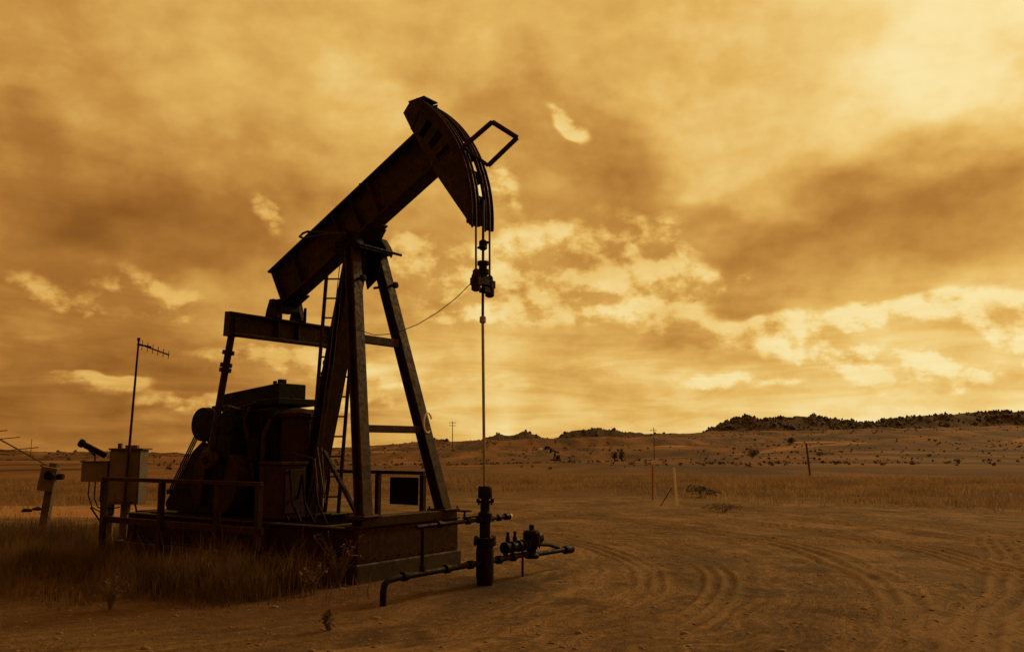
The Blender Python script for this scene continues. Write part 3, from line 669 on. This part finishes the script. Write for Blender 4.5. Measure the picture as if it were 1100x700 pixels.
m = MB(); m.lathe([(.03, 0), (.034, .015), (.03, .03)], (0, .54, .81), 10, (0, 1, 0)); m.build('valve_cap', WHITEP, wh, 0, True)

fl = thing('flowline', 'low rusty flowline pipe with valves running along the ground past the wellhead', 'pipeline', W0, RZ)
m = MB(); m.tube([(0, -1.84, -.2), (0, -1.84, .16), (0, -1.82, .23), (0, -1.77, .265), (0, -1.65, .275), (0, -.115, .28)], .036, 12); m.tube([(0, .115, .28), (0, .95, .29)], .036, 12)
for y in (-1.5, -.75, -.3, .3, .62): m.tube([(0, y - .035, .28), (0, y + .035, .28)], .054, 12)
m.build('pipe', DARK, fl, 0, True)
m = MB(); m.tube([(0, -1.2, .28), (0, -1.2, .80)], .022, 10); m.tube([(0, -1.2, .3), (0, -1.2, .37)], .034, 10); m.build('riser', DARK, fl, 0, True)
m = MB(); m.tube([(.02, 1.05, .27), (.02, 1.9, .26), (.02, 2.02, .255)], .034, 10); m.tube([(0.02, 1.88, .257), (.02, 2.06, .255)], .058, 12); m.tube([(-.04, 1.0, .42), (0, 1.5, .36), (.02, 1.72, .30)], .026, 8); m.build('pipe_end', DARK, fl, 0, True)
m = MB(); m.lathe([(.09, 0), (.1, .02), (.1, .05), (.065, .07), (.065, .14), (.1, .16), (.12, .19), (.12, .34), (.1, .37), (.035, .38), (.035, .44), (.02, .45)], (0, 1.06, .22), 16)
m.lathe([(.05, 0), (.08, .01), (.08, .09), (.05, .1)], (0, 1.16, .48), 12, (0, 1, 0)); m.bolts((0, 1.06, .4), (0, 0, 1), .105, 6, .012, .05); m.build('valve_body', DARK, fl, .003)
m = MB(); m.tube([(0, .42, .42), (0, .98, .40)], .055, 12)
for y in (.5, .66): m.lathe([(.028, 0), (.03, .08), (.02, .1), (.02, .16)], (0, y, .45), 10)
for y in (.44, .58, .74, .84, .92): m.tube([(0, y - .018, .412), (0, y + .018, .412)], .078, 12)
m.tube([(0, .45, .28), (0, .45, .42)], .035, 8)
m.build('manifold', DARK, fl, 0, True)
m = MB(); m.tube([(0, .84, -.1), (0, .84, .36)], .016, 8); m.build('support', STEEL, fl)

# rails
def rail(name, label, y, posts, x0, x1, zt, zm=None, mat=RUST, z0=-.1):
    o = thing(name, label, 'guard rail', W0, RZ)
    m = MB(); m.bar((x0, y, zt), (x1, y, zt), .055, .055); m.build('top_rail', mat, o, .003)
    if zm:
        m = MB(); m.bar((x0, y + .03, zm), (x1, y + .03, zm), .045, .09); m.build('mid_rail', mat, o, .003)
    for x in posts:
        m = MB(); m.bar((x, y + .005, z0), (x - (.03 if x < -6 else 0), y + .005, zt - .03), .075, .075, (0, 1, 0)); m.build('post', mat, o, .003)
    return o
rail('guard_rail', 'dark steel guard rail in the grass along the near side of the pumpjack', -1.5, (-6.05, -4.62, -3.36, -2.52), -6.12, -2.46, 1.23, .63)
fr = rail('guard_rail', 'short guard rail beyond the pumpjack skid with a dark panel hung on it', 1.45, (-3.22, -2.28, -4.7), -4.75, -2.25, 1.31, None, RUST)
pn = tag(MB().span((-2.92, 1.405, .82), (-2.33, 1.415, 1.24)).build('hung_panel', DARK, None, .002), 'dark square panel hanging on the short rail between the post legs', 'panel')
pn.location = W0; pn.rotation_euler = (0, 0, RZ)

# cabinet with mast at the far left of the unit
def quad_box(mb, u0, v0, u1, v1, Y, dep): 
    a, b = at(u0, v0, Y), at(u1, v1, Y); mb.span((a.x, Y, b.z), (b.x, Y + dep, a.z)); return mb
YC = 15.0
cp = at(134, 540, YC)
cab = thing('control_cabinet', 'tall grey electrical cabinet on a post behind the guard rail', 'cabinet', (cp.x, YC, 0))
def lcl(u, v, Y, o): return at(u, v, Y) - o.location
def put(o, mb, name, mat, bev=.004, smooth=False):
    ob = mb.build(name, mat, o, bev, smooth); return ob
m = MB(); a, b = lcl(122, 483, YC, cab), lcl(151, 541, YC, cab); m.span((a.x, -.12, b.z), (b.x, .22, a.z)); put(cab, m, 'box', GALV2)
m = MB(); m.span((a.x + .03, -.135, b.z + .04), (b.x - .03, -.12, a.z - .05)); m.box((b.x - .06, -.145, (a.z + b.z) / 2), (.02, .02, .1)); put(cab, m, 'door', GALV)
m = MB(); m.span((a.x - .02, -.15, a.z), (b.x + .05, .25, a.z + .03)); m.box((a.x + .1, .02, a.z + .07), (.06, .06, .08)); m.box((b.x - .2, .02, a.z + .055), (.2, .1, .05)); put(cab, m, 'top', GALV2)
m = MB(); m.span((-.06, -.02, -.25), (.06, .1, b.z)); put(cab, m, 'post', WOOD)
m = MB(); m.tube([(a.x + .08, -.05, b.z), (a.x + .08, -.05, b.z - .15), (a.x - .15, -.05, b.z - .25), (a.x - .3, -.05, b.z - .05)], .016, 8)
m.tube([(b.x - .1, .02, b.z), (b.x - .02, .02, b.z - .3), (b.x + .05, .02, -.1)], .016, 8); put(cab, m, 'conduit', DARK, 0, True)
jb = thing('junction_box', 'wide pale junction box left of the tall cabinet, cables hanging below', 'junction box', (at(106, 540, YC).x, YC, 0))
m = MB(); a, b = lcl(91, 496, YC, jb), lcl(118, 517, YC, jb); m.span((a.x, -.1, b.z), (b.x - .01, .12, a.z)); put(jb, m, 'box', GALV)
m = MB(); m.span((a.x - .02, -.12, a.z), (b.x, .14, a.z + .02)); put(jb, m, 'lid', GALV2)
m = MB(); p0, p1 = lcl(118, 484, YC, jb), lcl(113, 590, YC, jb); m.bar((p1.x, .14, -.2), (p0.x, .14, p0.z), .09, .07, (1, 0, 0)); m.bar((p0.x - .3, .155, (a.z + b.z) / 2), (p0.x + .12, .155, (a.z + b.z) / 2), .04, .04); put(jb, m, 'post', WOOD)
for k in range(3):
    m = MB(); x = a.x + .1 + .1 * k; m.tube([(x, 0, b.z), (x + .0, -.01, b.z - .22 - .05 * k), (x + .07, .0, b.z - .42), (x + .2, .03, b.z - .50 + .03 * k), (x + .3, .08, b.z - .42)], .011, 8); put(jb, m, 'cable', DARK, 0, True)
fw = at(98, 482, YC)
fl2 = thing('floodlight', 'slim tubular floodlight tilted up to the left above the junction box', 'lamp', (fw.x, YC, 0))
m = MB(); p0, p1 = lcl(86, 475, YC, fl2), lcl(113, 489, YC, fl2); m.tube([p0, p0.lerp(p1, .12), p0.lerp(p1, .14), p1], [.07, .07, .05, .05], 14); put(fl2, m, 'tube', DARK, 0, True)
m = MB(); q = p0.lerp(p1, .5); m.tube([q, q + Vector((.05, .0, -.12)), Vector((q.x + .05, 0, lcl(100, 495, YC, fl2).z))], .014, 8); m.tube([q + Vector((-.12, 0, .03)), q + Vector((.05, 0, -.12))], .01, 6); put(fl2, m, 'bracket', DARK, 0, True)
def yagi(o, p, d, el_dir, L, n_, half, mat):
    d = d.normalized(); m = MB(); m.tube([p, p + d * L], .012, 8)
    put(o, m, 'boom', mat, 0)
    for k in range(n_):
        c = p + d * L * (.12 + .86 * k / (n_ - 1)); m = MB(); hl = half * (1 - .25 * k / n_); m.tube([c - el_dir * hl, c + el_dir * hl], .006, 6); put(o, m, 'element', mat, 0)
mb_ = at(138, 490, YC - .1)
am = thing('antenna_mast', 'thin leaning antenna mast with a small yagi aerial at its top', 'antenna', (mb_.x, YC - .22, 0))
m = MB(); p1 = lcl(149, 366, YC - .22, am); pb = lcl(133, 548, YC - .22, am); m.tube([(pb.x, 0, pb.z), (pb.x * .6 + p1.x * .4, 0, pb.z * .6 + p1.z * .4), p1], [.026, .022, .016], 10); m.tube([p1, p1 + Vector((0, 0, .05))], .028, 8); put(am, m, 'mast', STEEL, 0, True)
pt = lcl(181, 378, YC - .22, am); dd = pt - p1; dd.y = .15
yagi(am, p1 + Vector((0, 0, -.05)), dd, Vector((.15, -.25, .95)).normalized(), .52, 6, .085, STEEL)
m = MB(); m.bar(p1 + Vector((-.02, 0, -.06)), p1 + Vector((.2, .04, -.1)), .03, .03); put(am, m, 'clamp', DARK, 0)

# leaning post with meter box and a larger aerial at the left edge
YL = 15.4
lp = at(44, 588, YL)
po = thing('meter_post', 'short timber post leaning right with a pale meter box near the left edge', 'post', (lp.x, YL, 0))
m = MB(); t1 = lcl(59, 497, YL, po); m.bar((-.05, 0, -.3), (t1.x, 0, t1.z), .13, .12, (1, 0, 0)); put(po, m, 'timber', WOOD, .006)
M_ = Matrix.Rotation(R(9), 3, 'Y'); c = lcl(57, 514, YL, po); m = MB(); m.box((c.x, -.14, c.z), (.27, .14, .40), M_); put(po, m, 'box', GALV, .006)
m = MB(); m.lathe([(.075, 0), (.08, .02), (.08, .08), (.06, .1)], (c.x + .06, -.21, c.z + .07), 18, (0, -1, 0)); m.lathe([(.05, 0), (.05, .1)], (c.x + .15, -.15, c.z + .04), 12, (1, 0, 0)); put(po, m, 'meter', DARK, 0, True)
ay = at(52, 500, YL)
ya = thing('yagi_antenna', 'yagi aerial with long thin rods fixed to the leaning meter post', 'antenna', (ay.x, YL + .09, 0))
p0 = lcl(53, 501, YL + .09, ya); pe = lcl(-14, 464, YL + .09, ya); m = MB(); m.tube([p0, pe], .013, 8); put(ya, m, 'boom', GALV, 0)
for t, du in ((.50, 25), (.80, 26), (1.0, 22)):
    c = p0.lerp(pe, t); m = MB(); m.tube([c + Vector((-.42, -.1, -.045)), c + Vector((.30, .1, .035))], .008, 6); put(ya, m, 'element', GALV, 0)
c = p0.lerp(pe, .3); m = MB(); m.tube([c + Vector((0, 0, -.0)), c + Vector((0, 0, .3))], .005, 6); put(ya, m, 'rod', GALV, 0)

# field posts
def post(name, label, u0, v0, u1, v1, Y, r, mat, extra=None):
    b, t = at(u0, v0, Y), at(u1, v1, Y); z = gz(b.x, Y); o = None
    m = MB(); m.tube([(0, 0, z - b.z - .2), (0, 0, 0), t - b], r, 10)
    o = m.build(name, mat, None, 0, True); o.location = b; return tag(o, label, 'post')
post('marker_post', 'thin white marker post leaning left at the far edge of the dirt', 727, 543, 724, 502, 26.5, .034, WHITEP)
b, t = at(706, 545, 26.3), at(722, 523, 26.45); m = MB(); m.tube([Vector((0, 0, -.1)), t - b], .012, 6); o = m.build('stay_rod', DARK); o.location = b; tag(o, 'dark thin stay rod slanting up to the white marker post', 'rod')
post('marker_post', 'faint thin orange stake left of the white marker post', 701, 536, 701, 500, 29, .03, ORANGEP)
post('fence_post', 'lone dark pole leaning left in the field on the right', 870, 509, 866, 476, 60, .07, WOOD)
def power_pole(label, u, v0, v1, Y, arms, k_=1.0):
    b, t = at(u, v0, Y), at(u, v1, Y); z = gz(b.x, Y); h = t.z - z
    o = thing('power_pole', label, 'power pole', (b.x, Y, z - .3), R(20))
    m = MB(); m.tube([(0, 0, 0), (0, 0, h + .3)], [.22 * k_, .15 * k_], 10); m.build('pole', WOOD, o)
    for k in range(arms):
        m = MB(); zz = h + .3 - .8 - 1.3 * k; m.bar((-1.7 * k_, .2, zz), (1.7 * k_, .2, zz), .2 * k_, .22 * k_); m.build('crossarm', WOOD, o)
    for x in (-1.5, -.8, .8, 1.5): m = MB(); m.tube([(x * k_, .2, h - .45), (x * k_, .2, h - .15)], .07 * k_, 6); m.build('insulator', DARK, o)
power_pole('distant power pole with two crossarms on the skyline left of the polished rod', 486, 474, 452, 420, 2)
power_pole('distant power pole with one crossarm right of the wellhead, above the orange stake', 703, 499, 459, 240, 1, .55)

# ------------------------------------------------------------------ far oilfield things
def far_pos(u, v, Y): p = at(u, v, Y); return Vector((p.x, Y, gz(p.x, Y)))
fp = far_pos(596, 505, 285)
dp = thing('pumpjack', 'tiny distant pumpjack in the valley beyond the wellhead', 'pumpjack', fp, R(140)); dp.scale = (.85, .85, .85)
m = MB(); m.span((-2.4, -.6, -.3), (1.6, .6, .4)); m.build('base', DARK, dp)
m = MB(); m.bar((-.5, -.5, .4), (0, -.1, 3.2), .2, .2); m.bar((-.5, .5, .4), (0, .1, 3.2), .2, .2); m.bar((.6, 0, .4), (0, 0, 3.2), .2, .2); m.build('samson_post', DARK, dp)
m = MB(); m.bar((-2.0, 0, 2.9), (1.8, 0, 3.9), .3, .45); m.build('walking_beam', DARK, dp)
m = MB(); m.prism([(1.5, 4.6), (2.2, 3.9), (2.3, 3.0), (2.1, 2.7), (1.6, 3.4)], -.2, .2); m.build('horse_head', DARK, dp)
m = MB(); m.prism([(-2.3, .5), (-1.2, .5), (-1.2, 1.7), (-2.0, 2.0)], -.5, .5); m.build('counterweight', DARK, dp)
def far_tank(label, u, v, Y, r, h, mat):
    o = tag(MB().lathe([(r, -.4), (r, h * .92), (r * .96, h * .94), (r * .1, h)], (0, 0, 0), 20).build('storage_tank', mat, None, 0, True), label, 'tank'); o.location = far_pos(u, v, Y)
far_tank('tiny pale storage tank on the hillside above the distant pumpjack', 581, 489, 420, 1.1, 1.9, WHITEP)
far_tank('small dark tank between the pale tank and the distant pumpjack', 588, 490, 400, 1.3, 1.7, RUST)
far_tank('dark low tank, left one of the pair right of the distant pumpjack', 613, 489, 430, 1.6, 1.5, DARK)
far_tank('small pale tank, right one of the pair beyond the distant pumpjack', 627, 489, 450, 1.3, 1.5, GALV)

def shrub(label, u, v, Y, w, h, name='shrub', n_=800, cat='shrub'):
    p = far_pos(u, v, Y); o = thing(name, label, cat, p)
    r = np.random.default_rng(int(u * 7 + v)); lobes = [(r.uniform(-.3, .3) * w, r.uniform(-.3, .3) * w, r.uniform(.35, .8) * h, r.uniform(.22, .36)) for _ in range(7)]
    V, F = [], []
    for k in range(n_):
        lx, ly, lz, lr = lobes[k % 7]; d = r.normal(size=3); d /= np.linalg.norm(d); q = np.array((lx, ly, lz)) + d * np.array((w, w, h)) * lr * r.uniform(.5, 1) ** .5
        q[2] = max(q[2], .03 * h); a, b = r.normal(size=3), r.normal(size=3); sz = .085 * min(w, h) * r.uniform(.6, 1.5)
        a = a / np.linalg.norm(a) * sz; b = b / np.linalg.norm(b) * sz; i = len(V); V += [q - a, q + b, q + a]; F.append((i, i + 1, i + 2))
    f_ = mesh_np('leaves', np.array(V), np.array(F), LEAFD); f_.parent = o
    m = MB()
    for k in range(4): m.tube([(0, 0, -.2 * h), (lobes[k][0] * .5, lobes[k][1] * .5, lobes[k][2] * .6), lobes[k][:3]], [.05 * h, .035 * h, .015 * h], 6)
    m.build('stem', BARK, o)
shrub('left one of two dark upright shrubs standing alone in the valley pasture', 660, 500, 210, 1.3, 2.4)
shrub('taller right one of two dark upright shrubs standing alone in the valley pasture', 668.5, 501, 205, 1.3, 3.0)
shrub('small dark shrub on the right slope, lowest and leftmost of three', 809, 496, 200, 3.2, 1.6)
shrub('small dark shrub on the right slope, just left of and above the lone pole', 850, 482, 330, 3.0, 2.2)
shrub('dark low shrub on the slope, right beside the lone pole', 881, 496, 190, 3.2, .9)
shrub('tiny dark shrub highest on the right slope', 922, 482, 380, 3.4, 2.0)
shrub('flat dark bush at the far edge of the dirt, right of the white marker post', 776, 550, 24, 1.1, .22, 'shrub', 700)
shrub('flat dark bush in the grass edge behind the white marker post', 757, 533, 31, 1.3, .4, 'shrub', 700)

# wooded ridge line: one mass of junipers far off
def ridge_trees():
    V, F = [], []; r = np.random.default_rng(5)
    spots = []
    for lo, hi, nn in ((440, 690, 480), (690, 760, 70), (756, 1130, 2700), (300, 440, 60), (0, 160, 80), (160, 300, 30), (-200, 0, 60), (1130, 1300, 260)):
        for k in range(nn): spots.append((r.uniform(lo, hi), 1400 + r.normal() * 26 - (abs(r.normal()) * 70 if r.random() < .6 else 0)))
    for u, Y in spots:
        x = (u - 550) / 961 * Y; z = gz(x, Y); cl = fbm(np.array([x / 22.]), np.array([Y / 40.]), 3)[0]
        if cl < r.uniform(-.35, .12): continue
        h = float(np.clip(r.lognormal(.85, .40), 1.0, 5.6)); w = h * r.uniform(.4, .95)
        i = len(V); n_ = 7
        for lev, (rr_, zz) in enumerate(((.8, .0), (1.0, .25), (.85, .6), (.42, .9))):
            for k in range(n_):
                a = 2 * math.pi * (k + .5 * lev) / n_; q = rr_ * w * r.uniform(.6, 1.2); V.append((x + q * math.cos(a), Y + q * math.sin(a), z - .5 + h * zz + r.uniform(-.06, .06) * h))
        for lev in range(3):
            for k in range(n_): F.append((i + lev * n_ + k, i + lev * n_ + (k + 1) % n_, i + (lev + 1) * n_ + (k + 1) % n_, i + (lev + 1) * n_ + k))
        t = len(V); V.append((x, Y, z + h * .97)); 
        for k in range(n_): F.append((i + 3 * n_ + k, i + 3 * n_ + (k + 1) % n_, t, t))
    F = [f for f in F]
    quads = np.array([f for f in F if f[2] != f[3]]); tris = np.array([f[:3] for f in F if f[2] == f[3]])
    T_ = np.vstack([quads[:, :3], quads[:, [0, 2, 3]], tris])
    o = mesh_np('ridge_trees', np.array(V), T_, LEAFD); tag(o, 'dark juniper wood along the far ridge line', 'trees', None, 'stuff')
ridge_trees()

# ------------------------------------------------------------------ grass, weeds, clods
def blades(name, label, P, H, Wd, mat, lean=.45, seed=1, cat='grass'):
    """P (N,2) roots; two-segment bent blades"""
    r = np.random.default_rng(seed); N = len(P); z = terrain(P[:, 0], P[:, 1]) - .01
    a = r.uniform(0, 2 * math.pi, N); ln = r.uniform(0, lean, N) * H; b = r.uniform(0, 2 * math.pi, N)
    root = np.column_stack([P, z]); w = np.column_stack([np.cos(a), np.sin(a), np.zeros(N)]) * Wd[:, None] / 2
    ld_ = np.column_stack([np.cos(b), np.sin(b), np.zeros(N)]) * ln[:, None]
    mid = root + ld_ * .35 + np.column_stack([np.zeros((N, 2)), H * .55]); tip = root + ld_ + np.column_stack([np.zeros((N, 2)), H * r.uniform(.8, 1, N)])
    V = np.stack([root - w, root + w, mid + w * .7, mid - w * .7, tip], 1).reshape(-1, 3); i = np.arange(N)[:, None] * 5
    F = np.vstack([i + np.array([[0, 1, 2]]), i + np.array([[0, 2, 3]]), i + np.array([[3, 2, 4]])])
    o = mesh_np(name, V, F, mat); return tag(o, label, cat, None, 'stuff')
def clumpy(N, x0, x1, y0, y1, f, seed):
    r = np.random.default_rng(seed); out = []
    while sum(map(len, out)) < N:
        p = np.column_stack([r.uniform(x0, x1, 60000), r.uniform(y0, y1, 60000)]); out.append(p[r.random(60000) < f(p[:, 0], p[:, 1])])
    return np.vstack(out)[:N]
sm = lambda t: np.clip(t, 0, 1) ** 2 * (3 - 2 * np.clip(t, 0, 1))
def inpump(x, y):
    dx, dy = x - W0.x, y - W0.y; lx = dx * EX.x + dy * EX.y; ly = dx * EY.x + dy * EY.y
    return (lx > -6.8) & (lx < -1.05) & (np.abs(ly) < 1.2)
def near_density(x, y, raw=False):
    n_ = fbm(x / 1.4, y / 1.4, 3) + .5; xr = -1.5 + 1.4 * fbm(x / 2, y / 2, 3); lim = 9.5 + 2.2 * fbm(x / 1.8 + 9, y / 1.8, 3)
    d = sm((xr - x) / 2.2) * sm((y - lim) / 2.6) * sm((19.5 - y) / 3)
    dx, dy = x - W0.x, y - W0.y; lx = dx * EX.x + dy * EX.y; ly = dx * EY.x + dy * EY.y
    side = 1.5 * sm((ly + 3.4) / 1.2) * sm((-1.15 - ly) / .1) * (lx < -1.3)
    if raw: return np.clip(d + side, 0, 1)
    return np.where(inpump(x, y), 0, np.clip(d * np.clip(n_ * 1.3, .08, 1) * .75 + .5 * side, 0, 1))
P = clumpy(64000, -13, -.2, 8.6, 20, near_density, 3); r_ = np.random.default_rng(4); nz = fbm(P[:, 0] / .9, P[:, 1] / .9, 3) + .5
blades('dry_grass', 'tall dry brown grass round the left side of the pumpjack', P, r_.uniform(.12, .46, len(P)) * (.35 + 1.15 * nz) * np.where(r_.random(len(P)) < .06, 1.6, 1) * (.38 + .62 * near_density(P[:, 0], P[:, 1], True)), r_.uniform(.005, .012, len(P)), STRAW, .6, 5)
def stub_density(x, y):
    return np.where(inpump(x, y), 0, np.clip((fbm(x / 1.1, y / 1.1, 4) - .05) * 3, 0, 1) + .015)
P = clumpy(75000, -9, 15, 6.3, 27, stub_density, 8); r_ = np.random.default_rng(9)
blades('stubble', 'short straw stubble scattered over the bare dirt', P, r_.uniform(.012, .06, len(P)), r_.uniform(.003, .007, len(P)), STUB, 2.2, 6)
def band_density(x, y):
    d = np.hypot(x, y) + 7 * fbm(x / 9, y / 9, 3); n_ = fbm(x / 6, y / 2.5, 3) + .5
    return sm((d - 27) / 9) * sm((66 - d) / 20) * np.clip(n_ * 2.1 - .4, .03, 1)
P = clumpy(95000, -44, 44, 24, 66, band_density, 12); r_ = np.random.default_rng(13)
blades('prairie_grass', 'band of tall pale dry grass beyond the dirt pad', P, r_.uniform(.07, .34, len(P)) * (.6 + .9 * np.clip(fbm(P[:, 0] / 5, P[:, 1] / 3, 3) + .3, 0, 1)), r_.uniform(.012, .035, len(P)), STRAWFAR, .9, 14)

def scrub():
    r = np.random.default_rng(31); V, F = [], []
    N = 9000; Y = 95 * (1050 / 95) ** (r.random(N) ** .55); X = r.uniform(-.66, .66, N) * Y
    keep = (fbm(X / 40 + 3, Y / 70, 4) + .42) > r.random(N) * .95; X, Y = X[keep], Y[keep]; Z = terrain(X, Y)
    for x, y, z in zip(X, Y, Z):
        h = r.uniform(.14, .42) * (.7 + 1.5 * min(y / 420, 1.7)); w = h * r.uniform(.7, 1.8)
        for k in range(12):
            d = r.normal(size=3); d /= np.linalg.norm(d); c = np.array((x, y, z + h * .35)) + d * np.array((w, w, h * .6)) * r.uniform(.3, 1) * .6
            a, b = r.normal(size=3) * .32 * h, r.normal(size=3) * .32 * h; i = len(V); V += [c - a, c + b, c + a]; F.append((i, i + 1, i + 2))
    tag(mesh_np('sage_scrub', np.array(V), np.array(F), SAGE), 'low dark sage scrub scattered over the prairie slopes', 'scrub', None, 'stuff')
SAGE = plain_leaf('sage leaves', (.06, .04, .024), (.11, .075, .045), .3)
scrub()

def weed(label, x, y, h, n_, seed):
    r = np.random.default_rng(seed); z = gz(x, y); o = thing('dry_weed', label, 'weed', (x, y, z), 0, 'dry weeds at the edge of the grass')
    for k in range(n_):
        a = r.uniform(0, 6.28); l = r.uniform(.1, .55) * h; hh_ = h * r.uniform(.55, 1); tip = Vector((math.cos(a) * l, math.sin(a) * l, hh_)); mid = Vector((tip.x * .4, tip.y * .4, hh_ * .6))
        st = MB(); st.tube([(0, 0, -.03), mid, tip], [.005, .004, .002], 4, False)
        ring = list(st.b.verts)[4:12]
        for q in range(6):
            c0 = ring[int(r.integers(8))]; c = c0.co + Vector(r.normal(size=3) * .02); sz = r.uniform(.006, .014)
            v1, v2, v3 = (st.b.verts.new(c + Vector(r.normal(size=3) * sz)) for _ in range(3)); st.b.faces.new((c0, v1, v2)); st.b.faces.new((v1, v2, v3))
        st.build('stalk', WEED, o)
for lb, u, v, Y, h, n_ in (('dry weed with pale seed heads below the near corner of the skid', 364, 626, 11.2, .62, 26), ('low spreading dry weed on the bare dirt, lowest in the picture', 352, 676, 8.6, .16, 22), ('dry weed standing alone in the grass below the guard rail middle', 216, 633, 10.8, .5, 18),
                           ('small dry weed in the grass nearest the left edge', 118, 656, 9.7, .32, 20), ('bushy dry weed left of the flowline elbow', 336, 640, 10.6, .34, 24)):
    weed(lb, at(u, v, Y).x, Y, h, n_, int(u))
def clods():
    r = np.random.default_rng(21); N = 5200; Y = 6.3 * (26 / 6.3) ** r.random(N); X = r.uniform(-.62, .62, N) * Y; keep = ~inpump(X, Y) & ((fbm(X / 1.5, Y / 1.5, 3) + .5) > r.random(N) * .8)
    X, Y = X[keep], Y[keep]; Z = terrain(X, Y); base = bmesh.new(); bmesh.ops.create_icosphere(base, subdivisions=1, radius=1); bv = np.array([v.co for v in base.verts]); bf = np.array([[v.index for v in f.verts] for f in base.faces]); base.free()
    n_ = len(X); s = r.lognormal(-4.6, .5, n_).clip(.004, .045); V = bv[None] * (1 + r.uniform(-.3, .3, (n_, len(bv), 1))) * s[:, None, None] * np.array((1.2, 1, .6)); V += np.stack([X, Y, Z], -1)[:, None]
    F = bf[None] + (np.arange(n_) * len(bv))[:, None, None]; tag(mesh_np('clods', V.reshape(-1, 3), F.reshape(-1, 3), CLOD), 'small stones and dirt clods scattered over the pad', 'stones', None, 'stuff')
CLOD = plain_leaf('dirt clods', (.13, .09, .065), (.25, .175, .125), 3)
clods()
for lb, u, v, Y in (('dark stone on the pale road, left one of two', 29, 549, 24, ), ('dark stone on the pale road, right one of two beside the meter post', 40, 546, 24.6)):
    p = at(u, v, Y); m = MB(); bmesh.ops.create_icosphere(m.b, subdivisions=2, radius=.12)
    for v_ in m.b.verts: v_.co = v_.co * random.uniform(.8, 1.15); v_.co.z *= .55; v_.co.x *= 1.3
    o = m.build('stone', DARK); o.location = (p.x, Y, gz(p.x, Y) + .03); tag(o, lb, 'stone')

# ------------------------------------------------------------------ output
S.view_settings.view_transform = 'Standard'; S.view_settings.look = 'None'; S.view_settings.exposure = 0; S.view_settings.gamma = 1; S.view_settings.use_curve_mapping = False
S.cycles.max_bounces = 5; S.cycles.use_denoising = True
